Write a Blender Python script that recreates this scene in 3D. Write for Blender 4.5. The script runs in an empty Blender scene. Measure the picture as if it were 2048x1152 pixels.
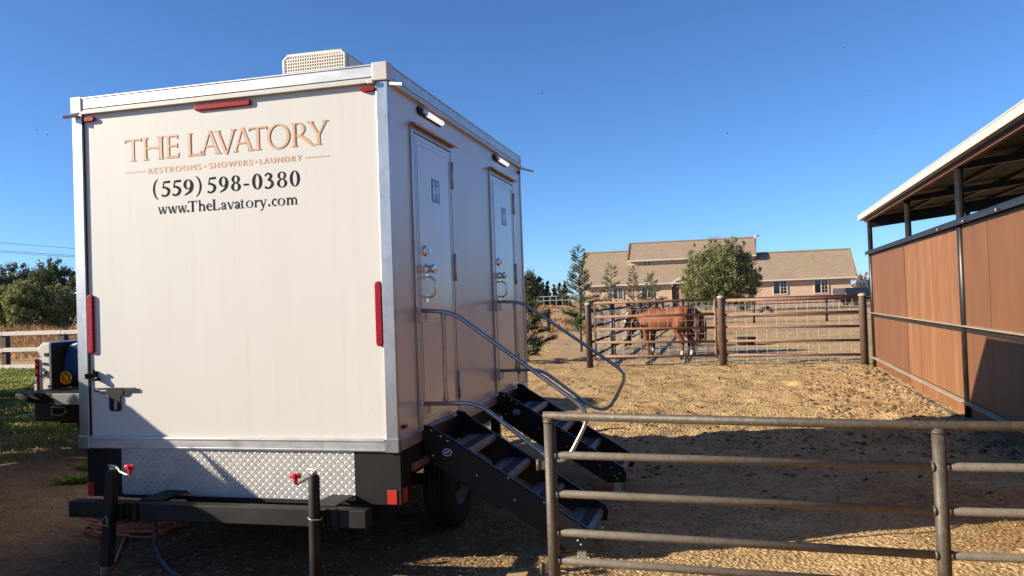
import bpy, bmesh, math, random
import numpy as np
from mathutils import Vector, Matrix, Quaternion

# ------------------------------------------------------------------ camera, sky, sun, exposure
S = bpy.context.scene
COL = S.collection
CAM_H = 1.72
F_PX, PITCH, ROLL = 1598.56, 1.85383062e-02, -3.47311555e-02
cp, sp_ = math.cos(PITCH), math.sin(PITCH)
fwd = Vector((0, cp, sp_)); up0 = Vector((0, -sp_, cp)); rt0 = Vector((1, 0, 0))
rt = rt0 * math.cos(ROLL) + up0 * math.sin(ROLL)
up = up0 * math.cos(ROLL) - rt0 * math.sin(ROLL)
cam = bpy.data.cameras.new('camera'); camo = bpy.data.objects.new('camera', cam); COL.objects.link(camo)
M4 = Matrix((( rt.x, up.x, -fwd.x, 0), (rt.y, up.y, -fwd.y, 0), (rt.z, up.z, -fwd.z, CAM_H), (0, 0, 0, 1)))
camo.matrix_world = M4
cam.sensor_width = 36; cam.lens = F_PX / 2048 * 36; cam.clip_end = 3000; cam.clip_start = .05
S.camera = camo

SUN_AZ, SUN_EL = math.radians(81.0), math.radians(21.5)      # direction the light travels, clockwise from +Y
w = bpy.data.worlds.new('World'); S.world = w; w.use_nodes = True
nt = w.node_tree; nt.nodes.clear()
sky = nt.nodes.new('ShaderNodeTexSky'); sky.sky_type = 'NISHITA'; sky.sun_disc = False
sky.sun_elevation = SUN_EL; sky.sun_rotation = SUN_AZ + math.pi
sky.altitude = 100; sky.air_density = .7; sky.dust_density = .25; sky.ozone_density = 6
bg = nt.nodes.new('ShaderNodeBackground'); bg.inputs[1].default_value = 0.090
wo = nt.nodes.new('ShaderNodeOutputWorld')
skm = nt.nodes.new('ShaderNodeMix'); skm.data_type = 'RGBA'; skm.blend_type = 'MULTIPLY'; skm.inputs[0].default_value = 1
skm.inputs[7].default_value = (.75, .86, .93, 1)                # clean dry air: a deeper blue than the model's default
nt.links.new(sky.outputs[0], skm.inputs[6]); nt.links.new(skm.outputs[2], bg.inputs[0]); nt.links.new(bg.outputs[0], wo.inputs[0])
sun = bpy.data.lights.new('sun', 'SUN'); sun.energy = 5.0; sun.angle = math.radians(.53); sun.color = (1.0, .875, .69)
suno = bpy.data.objects.new('sun', sun); COL.objects.link(suno)
trav = Vector((math.sin(SUN_AZ) * math.cos(SUN_EL), math.cos(SUN_AZ) * math.cos(SUN_EL), -math.sin(SUN_EL)))
suno.rotation_euler = trav.to_track_quat('-Z', 'Y').to_euler(); suno.location = (-20, -4, 12)
S.view_settings.view_transform = 'Standard'; S.view_settings.look = 'None'
S.view_settings.exposure = 1.2; S.view_settings.gamma = 1

# ------------------------------------------------------------------ helpers
R = random.Random(7)
RN = np.random.default_rng(11)
PI = math.pi
ALB = .80          # every painted, woody and leafy colour below is given for a slightly paler light

def mat(name, c1, c2=None, scale=6., detail=4., rough=.6, metal=0., bump=0., bscale=30., stretch=(1, 1, 1),
        spec=.5, lo=.35, hi=.65, c3=None, s3=2., lo3=.55, hi3=.75, trans=0., coat=0., st3=(1, 1, 1), rvar=0.):
    if metal < .5: c1 = tuple(v*ALB for v in c1); c2 = c2 and tuple(v*ALB for v in c2); c3 = c3 and tuple(v*ALB for v in c3)
    m = bpy.data.materials.new(name); m.use_nodes = True
    t = m.node_tree; N = t.nodes; L = t.links
    p = N['Principled BSDF']
    p.inputs['Roughness'].default_value = rough; p.inputs['Metallic'].default_value = metal
    p.inputs['Specular IOR Level'].default_value = spec
    if coat: p.inputs['Coat Weight'].default_value = coat; p.inputs['Coat Roughness'].default_value = .08
    tc = N.new('ShaderNodeTexCoord')
    def noise(sc, st, det):
        mp = N.new('ShaderNodeMapping'); mp.inputs['Scale'].default_value = st
        L.new(tc.outputs['Object'], mp.inputs[0])
        n = N.new('ShaderNodeTexNoise'); n.inputs['Scale'].default_value = sc; n.inputs['Detail'].default_value = det
        n.inputs['Roughness'].default_value = .6
        L.new(mp.outputs[0], n.inputs['Vector']); return n
    def mix(a, b, fac):
        x = N.new('ShaderNodeMix'); x.data_type = 'RGBA'
        L.new(fac, x.inputs[0])
        for s, v in ((6, a), (7, b)):
            if isinstance(v, tuple): x.inputs[s].default_value = (*v, 1)
            else: L.new(v, x.inputs[s])
        return x.outputs[2]
    def ramp(n, a, b):
        r = N.new('ShaderNodeMapRange'); r.inputs[1].default_value = a; r.inputs[2].default_value = b
        L.new(n, r.inputs[0]); return r.outputs[0]
    col = c1
    if c2 is not None:
        n = noise(scale, stretch, detail); col = mix(c1, c2, ramp(n.outputs[0], lo, hi))
        if rvar:
            rr = N.new('ShaderNodeMapRange'); rr.inputs[3].default_value = rough; rr.inputs[4].default_value = rough + rvar
            rr.inputs[1].default_value = lo; rr.inputs[2].default_value = hi
            L.new(n.outputs[0], rr.inputs[0]); L.new(rr.outputs[0], p.inputs['Roughness'])
    if c3 is not None:
        n = noise(s3, st3, 5.); col = mix(col, c3, ramp(n.outputs[0], lo3, hi3))
    if isinstance(col, tuple): p.inputs['Base Color'].default_value = (*col, 1)
    else: L.new(col, p.inputs['Base Color'])
    if bump:
        n = noise(bscale, stretch, 5.); b = N.new('ShaderNodeBump'); b.inputs['Strength'].default_value = bump
        b.inputs['Distance'].default_value = .02; L.new(n.outputs[0], b.inputs['Height']); L.new(b.outputs[0], p.inputs['Normal'])
    if trans:
        tr = N.new('ShaderNodeBsdfTranslucent'); ms = N.new('ShaderNodeMixShader'); ms.inputs[0].default_value = trans
        if isinstance(col, tuple): tr.inputs[0].default_value = (*col, 1)
        else: L.new(col, tr.inputs[0])
        L.new(p.outputs[0], ms.inputs[1]); L.new(tr.outputs[0], ms.inputs[2]); L.new(ms.outputs[0], N['Material Output'].inputs[0])
    return m

def tint_mat(name, stops, rough=.8, trans=0., spec=.3):
    """colour picked per leaf / chip by a face attribute 'tint'"""
    m = bpy.data.materials.new(name); m.use_nodes = True
    t = m.node_tree; N = t.nodes; L = t.links; p = N['Principled BSDF']
    p.inputs['Roughness'].default_value = rough; p.inputs['Specular IOR Level'].default_value = spec
    a = N.new('ShaderNodeAttribute'); a.attribute_name = 'tint'
    r = N.new('ShaderNodeValToRGB')
    while len(r.color_ramp.elements) < len(stops): r.color_ramp.elements.new(.5)
    for e, (pos, c) in zip(r.color_ramp.elements, stops): e.position = pos; e.color = (*[v*ALB for v in c], 1)
    L.new(a.outputs['Fac'], r.inputs[0]); L.new(r.outputs[0], p.inputs['Base Color'])
    if trans:
        tr = N.new('ShaderNodeBsdfTranslucent'); ms = N.new('ShaderNodeMixShader'); ms.inputs[0].default_value = trans
        L.new(r.outputs[0], tr.inputs[0]); L.new(p.outputs[0], ms.inputs[1]); L.new(tr.outputs[0], ms.inputs[2])
        L.new(ms.outputs[0], N['Material Output'].inputs[0])
    return m

def specks(m, scale, rad, thr, col):
    """sparse small marks (insects, mud drops) on a painted sheet"""
    t = m.node_tree; N = t.nodes; L = t.links; p = N['Principled BSDF']; src = p.inputs['Base Color'].links[0].from_socket
    tc = N.new('ShaderNodeTexCoord'); v = N.new('ShaderNodeTexVoronoi'); v.inputs['Scale'].default_value = scale; v.inputs['Randomness'].default_value = 1
    nz = N.new('ShaderNodeTexNoise'); nz.inputs['Scale'].default_value = 60
    L.new(tc.outputs['Object'], v.inputs['Vector']); L.new(tc.outputs['Object'], nz.inputs['Vector'])
    ad = N.new('ShaderNodeMath'); ad.operation = 'MULTIPLY_ADD'; ad.inputs[1].default_value = .04; L.new(nz.outputs[0], ad.inputs[0]); L.new(v.outputs['Distance'], ad.inputs[2])
    a = N.new('ShaderNodeMath'); a.operation = 'LESS_THAN'; a.inputs[1].default_value = rad+.02; L.new(ad.outputs[0], a.inputs[0])
    sc_ = N.new('ShaderNodeSeparateColor'); L.new(v.outputs['Color'], sc_.inputs[0])
    b = N.new('ShaderNodeMath'); b.operation = 'GREATER_THAN'; b.inputs[1].default_value = thr; L.new(sc_.outputs[0], b.inputs[0])
    c = N.new('ShaderNodeMath'); c.operation = 'MULTIPLY'; L.new(a.outputs[0], c.inputs[0]); L.new(b.outputs[0], c.inputs[1])
    d = N.new('ShaderNodeMath'); d.operation = 'MULTIPLY'; d.inputs[1].default_value = .7; L.new(c.outputs[0], d.inputs[0])
    x = N.new('ShaderNodeMix'); x.data_type = 'RGBA'; L.new(d.outputs[0], x.inputs[0]); L.new(src, x.inputs[6]); x.inputs[7].default_value = (*col, 1)
    L.new(x.outputs[2], p.inputs['Base Color'])
def ghost(m):
    """pale ring-shaped trace of a removed round decal behind the lettering"""
    t = m.node_tree; N = t.nodes; L = t.links; p = N['Principled BSDF']; src = p.inputs['Base Color'].links[0].from_socket
    tc = N.new('ShaderNodeTexCoord'); s_ = N.new('ShaderNodeVectorMath'); s_.operation = 'DISTANCE'; s_.inputs[1].default_value = (-1.17, .012, 2.90); L.new(tc.outputs['Object'], s_.inputs[0])
    r = N.new('ShaderNodeMapRange'); r.inputs[1].default_value = .225; r.inputs[2].default_value = .20; r.inputs[4].default_value = .30; L.new(s_.outputs['Value'], r.inputs[0])
    x = N.new('ShaderNodeMix'); x.data_type = 'RGBA'; L.new(r.outputs[0], x.inputs[0]); L.new(src, x.inputs[6]); x.inputs[7].default_value = (.53, .54, .52, 1); L.new(x.outputs[2], p.inputs['Base Color'])

class MB:
    def __init__(s): s.v = []; s.f = []; s.m = []; s.s = []
    def add(s, vs, fs, m=0, sm=False):
        o = len(s.v); s.v += [tuple(x) for x in vs]
        for q in fs: s.f.append(tuple(i + o for i in q)); s.m.append(m); s.s.append(sm)
        return s
    def box(s, x0, x1, y0, y1, z0, z1, m=0):
        return s.add([(x0,y0,z0),(x1,y0,z0),(x1,y1,z0),(x0,y1,z0),(x0,y0,z1),(x1,y0,z1),(x1,y1,z1),(x0,y1,z1)],
              [(0,3,2,1),(4,5,6,7),(0,1,5,4),(1,2,6,5),(2,3,7,6),(3,0,4,7)], m)
    def obox(s, c, ax, ay, az, m=0):
        c = Vector(c); ax = Vector(ax); ay = Vector(ay); az = Vector(az)
        vs = [c + ax*i + ay*j + az*k for k in (-1,1) for j in (-1,1) for i in (-1,1)]
        return s.add(vs, [(0,2,3,1),(4,5,7,6),(0,1,5,4),(1,3,7,5),(3,2,6,7),(2,0,4,6)], m)
    def bar(s, p0, p1, hw, hh, upv=(0,0,1), m=0):
        p0 = Vector(p0); p1 = Vector(p1); d = (p1-p0); l = d.length; d.normalize()
        sx = d.cross(Vector(upv)); sx.normalize(); sz = sx.cross(d)
        return s.obox((p0+p1)/2, d*l/2, sx*hw, sz*hh, m)
    def tube(s, path, r, n=8, cap=True, m=0, sm=True, closed=False, sq=None):
        P = [Vector(p) for p in path]; k = len(P); rs = r if isinstance(r, (list, tuple)) else [r]*k
        T = []
        for i in range(k):
            a = P[i-1] if (i > 0 or closed) else P[i]; b = P[(i+1) % k] if (i < k-1 or closed) else P[i]
            d = b - a; T.append(d.normalized() if d.length > 1e-9 else Vector((0,0,1)))
        ref = Vector((0,0,1)) if abs(T[0].z) < .9 else Vector((1,0,0))
        x = T[0].cross(ref).normalized(); vs = []
        for i in range(k):
            if i: x = (x - T[i]*x.dot(T[i])); x.normalize()
            y = T[i].cross(x)
            for j in range(n):
                a = 2*PI*(j+.5)/n; kx, ky = sq[i] if sq else (1, 1)
                vs.append(P[i] + x*math.cos(a)*rs[i]*kx + y*math.sin(a)*rs[i]*ky)
        fs = []
        for i in range(k if closed else k-1):
            i2 = (i+1) % k
            for j in range(n): fs.append((i*n+j, i*n+(j+1)%n, i2*n+(j+1)%n, i2*n+j))
        s.add(vs, fs, m, sm)
        if cap and not closed:
            o = len(s.v) - k*n
            s.f.append(tuple(o+j for j in range(n))[::-1]); s.m.append(m); s.s.append(False)
            s.f.append(tuple(o+(k-1)*n+j for j in range(n))); s.m.append(m); s.s.append(False)
        return s
    def cyl(s, p0, p1, r0, r1=None, n=16, m=0, cap=True): return s.tube([p0, p1], [r0, r0 if r1 is None else r1], n, cap, m)
    def lathe(s, prof, o, ax, n=24, m=0):
        """profile (distance along axis, radius)"""
        o = Vector(o); ax = Vector(ax).normalized(); ref = Vector((0,0,1)) if abs(ax.z) < .9 else Vector((1,0,0))
        x = ax.cross(ref).normalized(); y = ax.cross(x); vs = []; fs = []
        for (d, r) in prof:
            for j in range(n):
                a = 2*PI*j/n; vs.append(o + ax*d + x*math.cos(a)*r + y*math.sin(a)*r)
        for i in range(len(prof)-1):
            for j in range(n): fs.append((i*n+j, i*n+(j+1)%n, (i+1)*n+(j+1)%n, (i+1)*n+j))
        return s.add(vs, fs, m, True)
    def prism(s, pts, fn, d0, d1, m=0):
        n = len(pts); vs = [fn(a, b, d0) for a, b in pts] + [fn(a, b, d1) for a, b in pts]
        fs = [tuple(range(n))[::-1], tuple(range(n, 2*n))] + [(i, (i+1)%n, n+(i+1)%n, n+i) for i in range(n)]
        return s.add(vs, fs, m)
    def grid(s, fn, nu, nv, m=0, sm=True):
        vs = [fn(i/nu, j/nv) for j in range(nv+1) for i in range(nu+1)]
        return s.add(vs, [(j*(nu+1)+i, j*(nu+1)+i+1, (j+1)*(nu+1)+i+1, (j+1)*(nu+1)+i) for j in range(nv) for i in range(nu)], m, sm)
    def ball(s, c, r, n=8, m=0, sc=(1,1,1)):
        def fn(u, v):
            a = u*2*PI; b = -PI/2+v*PI
            return (c[0]+r*sc[0]*math.cos(a)*math.cos(b), c[1]+r*sc[1]*math.sin(a)*math.cos(b), c[2]+r*sc[2]*math.sin(b))
        return s.grid(fn, n, max(4, n//2), m)
    def build(s, name, mats, parent=None, bevel=0., fix=True):
        me = bpy.data.meshes.new(name); me.from_pydata(s.v, [], s.f)
        for m in (mats if isinstance(mats, (list, tuple)) else [mats]): me.materials.append(m)
        me.polygons.foreach_set('material_index', s.m); me.polygons.foreach_set('use_smooth', s.s)
        if fix:
            b = bmesh.new(); b.from_mesh(me); bmesh.ops.recalc_face_normals(b, faces=b.faces); b.to_mesh(me); b.free()
        me.update()
        o = bpy.data.objects.new(name, me); COL.objects.link(o)
        if parent: o.parent = parent
        if bevel:
            bv = o.modifiers.new('bevel', 'BEVEL'); bv.width = bevel; bv.segments = 2; bv.limit_method = 'ANGLE'; bv.harden_normals = False
        return o

def tag(o, label=None, cat=None, group=None, kind=None):
    if label: o['label'] = label
    if cat: o['category'] = cat
    if group: o['group'] = group
    if kind: o['kind'] = kind
    return o
def thing(name, label, cat, loc=(0,0,0), rz=0., group=None):
    o = bpy.data.objects.new(name, None); COL.objects.link(o); o.empty_display_size = .2
    o.location = loc; o.rotation_euler = (0, 0, rz); return tag(o, label, cat, group)
def np_mesh(name, V, F, mats, parent=None, tint=None, smooth=False, mi=None):
    """V (n,3), F (k,c) constant-size faces"""
    me = bpy.data.meshes.new(name); n = len(V); k, c = F.shape
    me.vertices.add(n); me.vertices.foreach_set('co', np.asarray(V, np.float32).ravel())
    me.loops.add(k*c); me.loops.foreach_set('vertex_index', F.astype(np.int32).ravel())
    me.polygons.add(k); me.polygons.foreach_set('loop_start', np.arange(0, k*c, c, dtype=np.int32))
    me.polygons.foreach_set('loop_total', np.full(k, c, np.int32))
    if smooth: me.polygons.foreach_set('use_smooth', np.ones(k, bool))
    for m in (mats if isinstance(mats, (list, tuple)) else [mats]): me.materials.append(m)
    if mi is not None: me.polygons.foreach_set('material_index', mi.astype(np.int32))
    me.update(calc_edges=True)
    if tint is not None:
        a = me.attributes.new('tint', 'FLOAT', 'FACE'); a.data.foreach_set('value', np.asarray(tint, np.float32))
    o = bpy.data.objects.new(name, me); COL.objects.link(o)
    if parent: o.parent = parent
    return o
def unit(a): return a / np.maximum(np.linalg.norm(a, axis=-1, keepdims=True), 1e-9)
def cards(name, C, D, l, wd, m, parent=None, tint=None, rng=RN, fold=.25):
    """leaf-sized rhombi: centres C, axis D, length l, half width wd (arrays or numbers)"""
    n = len(C); D = unit(D); l = np.broadcast_to(l, n)[:, None]; wd = np.broadcast_to(wd, n)[:, None]
    sd = unit(np.cross(D, unit(rng.normal(size=(n, 3))))); nn = np.cross(D, sd)
    V = np.stack([C - D*l/2, C + sd*wd + nn*wd*fold, C + D*l/2, C - sd*wd + nn*wd*fold], 1).reshape(-1, 3)
    i = np.arange(n)*4; F = np.concatenate([np.stack([i, i+1, i+2], 1), np.stack([i, i+2, i+3], 1)])
    if tint is None: tint = rng.random(n)
    return np_mesh(name, V, F, m, parent, np.concatenate([tint, tint]))

def _hash(i, j, seed):
    h = (i.astype(np.int64)*374761393 + j.astype(np.int64)*668265263 + seed*1442695041) & 0xffffffff
    h = ((h ^ (h >> 13))*1274126177) & 0xffffffff
    return ((h ^ (h >> 16)) & 0xffff)/65535.
def vnoise(x, y, s=1., seed=0):
    x = np.asarray(x, float)/s; y = np.asarray(y, float)/s; i = np.floor(x).astype(np.int64); j = np.floor(y).astype(np.int64)
    u = x-i; v = y-j; u = u*u*(3-2*u); v = v*v*(3-2*v)
    a, b, c, d = _hash(i, j, seed), _hash(i+1, j, seed), _hash(i, j+1, seed), _hash(i+1, j+1, seed)
    return (a*(1-u)+b*u)*(1-v)+(c*(1-u)+d*u)*v
def sstep(a, b, x): t = np.clip((np.asarray(x, float)-a)/(b-a), 0, 1); return t*t*(3-2*t)

YAW = -2.49072220e-01
BR = Vector((-.768103821, 5.16027261, 0))
dx = Vector((math.cos(YAW), math.sin(YAW), 0)); dy = Vector((-dx.y, dx.x, 0))
def tw(x, y, z=0.): return BR + dx*x + dy*y + Vector((0, 0, z))

def ground_z(x, y, fine=False):
    x = np.asarray(x, float); y = np.asarray(y, float)
    z = sstep(45, 60, y)*(.55 + .75*sstep(10, 1, x))
    z = z + .25*sstep(90, 160, y)
    z = z + sstep(46, 50, y)*sstep(8, 11, x)*sstep(30, 26, x)*.22*(vnoise(x, y, 2.2, 5)-.1)*sstep(58, 53, y)
    wx, wy = tw(-.12, 1.4)[:2]
    z = z - .07*np.exp(-((x-wx)**2+(y-wy)**2)/.5)
    sx, sy = tw(1.1, .8)[:2]
    z = z + .05*np.exp(-((x-sx)**2+(y-sy)**2)/.4) - .02*np.exp(-((x+.6)**2+(y-5)**2)/1.)
    near = sstep(30, 12, y)
    z = z + near*(.05*(vnoise(x, y, 1.3, 1)-.5) + .02*(vnoise(x, y, .42, 2)-.5))
    if fine:
        yard = sstep(-2.5, 0., x)
        z = z + sstep(24, 10, y)*(.016*(vnoise(x, y, .16, 3)-.5) + .016*np.maximum(vnoise(x, y, .11, 4)-.62, 0)*2)
        z = z + yard*sstep(26, 18, y)*sstep(6.5, 9, y)*(.055*np.maximum(vnoise(x, y, .23, 12)-.60, 0)*2 - .05*np.maximum(vnoise(x, y, .27, 13)-.66, 0)*2 + .03*(vnoise(x, y, .75, 14)-.5))
        z = z + sstep(8, 20, y)*.03*(vnoise(x, y, .6, 8)-.5)
    return z
def gz(x, y): return float(ground_z(x, y))

# ------------------------------------------------------------------ materials
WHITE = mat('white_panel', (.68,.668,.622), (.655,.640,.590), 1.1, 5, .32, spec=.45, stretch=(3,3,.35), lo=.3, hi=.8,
            c3=(.585,.56,.50), s3=5., st3=(4.2,4.2,.16), lo3=.56, hi3=1.0)
specks(WHITE, 6.5, .03, .80, (.26,.22,.17)); ghost(WHITE)
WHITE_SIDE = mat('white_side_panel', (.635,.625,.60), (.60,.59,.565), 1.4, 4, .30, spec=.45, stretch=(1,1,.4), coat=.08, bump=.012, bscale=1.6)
DOORW = mat('white_door', (.65,.64,.615), (.61,.60,.575), 2, 4, .20, spec=.5, coat=.25, bump=.012, bscale=2.2)
ALU = mat('aluminium', (.46,.47,.48), (.37,.38,.39), 5, 5, .36, .9, stretch=(2,2,.4), c3=(.30,.30,.31), s3=9., lo3=.5, hi3=.8)
ALUH = mat('aluminium_rail', (.42,.43,.43), (.54,.54,.52), 6, 6, .42, .75, stretch=(.9,2,4), c3=(.28,.29,.30), s3=9., lo3=.55, hi3=.85)
WTRIM = mat('white_trim', (.62,.60,.55), (.56,.54,.49), 8, 4, .4)
STEEL = mat('brushed_steel', (.42,.41,.40), (.33,.32,.31), 20, 3, .30, .9)
CHROME = mat('chrome', (.75,.75,.76), None, rough=.12, metal=1.)
PLATE = mat('tread_plate', (.50,.485,.465), (.43,.415,.395), 6, 4, .46, .55, c3=(.36,.345,.325), s3=3., lo3=.5, hi3=.8)
BLACKP = mat('black_paint', (.006,.006,.007), (.011,.0105,.010), 7, 5, .55, spec=.3, c3=(.024,.021,.018), s3=3., lo3=.6, hi3=.9)
FRAMEP = mat('black_frame_paint', (.008,.0078,.0078), (.018,.0165,.015), 5, 5, .6, spec=.3, c3=(.055,.046,.037), s3=2.4, lo3=.55, hi3=.9)
STEPP = mat('step_black', (.0045,.005,.008), (.008,.008,.011), 6, 4, .45, spec=.3)
RUBBER = mat('tyre_rubber', (.008,.008,.008), (.018,.016,.014), 9, 4, .85)
REDL = mat('red_lens', (.34,.006,.022), (.23,.003,.014), 60, 2, .5, spec=.15, bump=.12, bscale=70)
REDR = mat('red_reflector', (.55,.05,.03), (.48,.035,.02), 90, 2, .25, coat=.4)
AMBER = mat('amber_reflector', (.5,.14,.03), None, rough=.3)
GOLD = mat('gold_lettering', (.64,.34,.16), (.68,.38,.19), 10, 3, .45)
GOLD2 = mat('copper_lettering', (.62,.35,.20), (.58,.32,.18), 20, 3, .5)
OUTL = mat('lettering_outline', (.22,.15,.12), None, rough=.5)
INK = mat('black_lettering', (.010,.010,.011), None, rough=.8, spec=.15)
LENS = mat('white_lamp_lens', (.85,.86,.86), None, rough=.2, coat=.5)
LENS_ON = mat('lit_lamp_lens', (.85,.86,.86), None, rough=.2)
LENS_ON.node_tree.nodes['Principled BSDF'].inputs['Emission Color'].default_value = (1, .98, .94, 1); LENS_ON.node_tree.nodes['Principled BSDF'].inputs['Emission Strength'].default_value = .34
DARKP = mat('dark_plastic', (.014,.014,.016), None, rough=.6, spec=.2)
SIGNB = mat('restroom_sign_blue', (.05,.16,.30), None, rough=.35)
REDK = mat('red_handle', (.62,.02,.03), None, rough=.35)
ZINC = mat('zinc_crank', (.55,.53,.47), (.42,.40,.35), 20, 3, .35, .8)
JACKLEG = mat('jack_inner_leg', (.19,.20,.15), (.11,.125,.10), 14, 4, .5, .3)
ROOFW = mat('white_roof_sheet', (.7,.68,.64), None, rough=.5)
BLUEB = mat('blue_badge', (.01,.07,.32), None, rough=.3)
SILV = mat('silver_print', (.7,.72,.75), None, rough=.35)
TREADM = mat('step_tread', (.30,.30,.31), (.20,.20,.21), 18, 3, .45, .6)
GRIP = mat('grip_tape', (.03,.03,.03), (.06,.06,.06), 90, 3, .9)
PIPE = mat('weathered_pipe', (.088,.069,.049), (.056,.044,.033), 22, 6, .55, .1, bump=.15, bscale=70,
           c3=(.16,.132,.095), s3=34., lo3=.55, hi3=.8)
PIPE_R = mat('dusty_pipe_rail', (.200,.170,.130), (.150,.126,.096), 22, 6, .62, .05, bump=.15, bscale=70,
           c3=(.075,.06,.046), s3=60., lo3=.60, hi3=.72)
PIPE_RUST = mat('rusty_pipe', (.29,.165,.10), (.21,.118,.072), 5, 5, .7, .1, c3=(.14,.088,.062), s3=3., lo3=.55, hi3=.8)
PIPE_POST = mat('rusty_post', (.13,.075,.052), (.075,.048,.038), 3, 5, .7, .1, c3=(.20,.125,.085), s3=5., lo3=.58, hi3=.8)
PIPE_BLK = mat('black_pipe', (.010,.0095,.010), (.024,.021,.019), 5, 4, .4, .2)
WIRE = mat('galvanised_wire', (.55,.54,.52), None, rough=.45, metal=.6)
BROWN = mat('weathered_brown_sheet', (.165,.066,.026), (.138,.054,.021), 1.6, 6, .66, stretch=(2,2,.6), c3=(.22,.094,.038), s3=1.1, st3=(3,3,.3), lo3=.5, hi3=.9, bump=.05, bscale=5.)
BROWN2 = mat('weathered_orange_sheet', (.235,.101,.039), (.185,.077,.030), 1.8, 6, .66, stretch=(2.5,2.5,.5), c3=(.34,.155,.06), s3=1.4, st3=(2.2,2.2,.4), lo3=.52, hi3=.85, bump=.06, bscale=5.)
ANGLE = mat('dusty_angle_iron', (.50,.42,.30), (.38,.31,.22), 7, 5, .75, .0, c3=(.2,.16,.11), s3=5.)
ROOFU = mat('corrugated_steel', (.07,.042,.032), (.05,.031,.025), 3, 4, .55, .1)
GUTTER = mat('cream_gutter', (.56,.535,.46), (.50,.475,.41), 6, 4, .45)
BEAMO = mat('red_oxide_beam', (.23,.085,.045), (.19,.065,.035), 5, 4, .6)

# ------------------------------------------------------------------ ground
def axis(parts):
    out = []
    for a, b, st in parts: out += list(np.arange(a, b, st))
    return np.array(out)
gx = np.concatenate([-np.geomspace(900, 60, 16)[:-1], axis([(-60,-26,2.), (-26,-9,.4), (-9,-5,.14), (-5,7,.07), (7,12,.16), (12,30,.5), (30,60,2.)]), np.geomspace(60, 900, 16)])
gy = np.concatenate([axis([(-80,-10,5.), (-10,3,.6), (3,4.6,.1), (4.6,12.5,.06), (12.5,22,.11), (22,30,.25), (30,66,.4), (66,110,3.)]), np.geomspace(110, 1500, 16)])
GX, GY = np.meshgrid(gx, gy); GZ = ground_z(GX, GY, True)
nxg, nyg = len(gx), len(gy)
idx = np.arange(nxg*nyg).reshape(nyg, nxg)
GF = np.stack([idx[:-1,:-1], idx[:-1,1:], idx[1:,1:], idx[1:,:-1]], -1).reshape(-1, 4)
def grass_mask(x, y):
    e = (vnoise(x, y, 2.0, 21)-.5)*2.4 + (vnoise(x, y, .7, 22)-.5)*1.2
    return sstep(-4.6, -6.4, x + (y-12)*.42 + e)*sstep(10.4, 12.4, y+e)*sstep(28.5, 27, y+e*.3)
def dirt_cols(x, y):
    """surface colour zones: straw covered corral, brown bare yard (deepened under the trailer for its shade), grass, dry field"""
    n = vnoise(x, y, 1.9, 31)*.6 + vnoise(x, y, .5, 32)*.4
    m2 = sstep(.55, .75, vnoise(x, y, 1.1, 35)*.6+vnoise(x, y, .35, 36)*.4)
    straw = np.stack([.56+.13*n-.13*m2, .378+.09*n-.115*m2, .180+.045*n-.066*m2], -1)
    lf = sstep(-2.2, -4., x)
    bare = np.stack([.17+.08*n+.16*lf, .108+.052*n+.085*lf, .060+.03*n+.042*lf], -1)  # brown dirt, with some of the trailer's shade put into its darker tone
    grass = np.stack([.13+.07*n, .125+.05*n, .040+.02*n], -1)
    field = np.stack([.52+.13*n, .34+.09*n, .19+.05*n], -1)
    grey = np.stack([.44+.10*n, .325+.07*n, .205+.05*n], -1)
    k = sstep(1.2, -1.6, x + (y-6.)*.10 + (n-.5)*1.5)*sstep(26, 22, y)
    c = straw*(1-k)[..., None] + bare*k[..., None]
    g = grass_mask(x, y)[..., None]; c = c*(1-g) + grass*g
    f = (sstep(29, 32, y)*sstep(2, -4, x) + sstep(44, 50, y))[..., None].clip(0, 1); c = c*(1-f) + field*f
    gb = (sstep(20.2, 21.5, y)*sstep(1, 2.5, x)*sstep(46, 44, y)*(.25+.75*sstep(.45, .7, vnoise(x, y, 3.3, 33))))[..., None]
    c = c*(1-gb) + grey*gb
    return c
gm = bpy.data.materials.new('dirt_ground'); gm.use_nodes = True
t = gm.node_tree; N = t.nodes; L = t.links; p = N['Principled BSDF']; p.inputs['Roughness'].default_value = .95; p.inputs['Specular IOR Level'].default_value = .1
at_ = N.new('ShaderNodeAttribute'); at_.attribute_name = 'zone'
tc = N.new('ShaderNodeTexCoord')
n1 = N.new('ShaderNodeTexNoise'); n1.inputs['Scale'].default_value = 26; n1.inputs['Detail'].default_value = 6; n1.inputs['Roughness'].default_value = .7
n2 = N.new('ShaderNodeTexVoronoi'); n2.inputs['Scale'].default_value = 34
n3 = N.new('ShaderNodeTexNoise'); n3.inputs['Scale'].default_value = 3.1; n3.inputs['Detail'].default_value = 8; n3.inputs['Roughness'].default_value = .75
for n in (n1, n2, n3): L.new(tc.outputs['Object'], n.inputs['Vector'])
mr = N.new('ShaderNodeMapRange'); mr.inputs[1].default_value = .3; mr.inputs[2].default_value = .7; mr.inputs[3].default_value = .55; mr.inputs[4].default_value = 1.25
L.new(n1.outputs[0], mr.inputs[0])
mr3 = N.new('ShaderNodeMapRange'); mr3.inputs[1].default_value = .35; mr3.inputs[2].default_value = .65; mr3.inputs[3].default_value = .72; mr3.inputs[4].default_value = 1.18
L.new(n3.outputs[0], mr3.inputs[0])
mul = N.new('ShaderNodeMath'); mul.operation = 'MULTIPLY'; L.new(mr.outputs[0], mul.inputs[0]); L.new(mr3.outputs[0], mul.inputs[1])
mx = N.new('ShaderNodeMix'); mx.data_type = 'RGBA'; mx.blend_type = 'MULTIPLY'; mx.inputs[0].default_value = 1
cb = N.new('ShaderNodeCombineColor')
for i in range(3): L.new(mul.outputs[0], cb.inputs[i])
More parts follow.
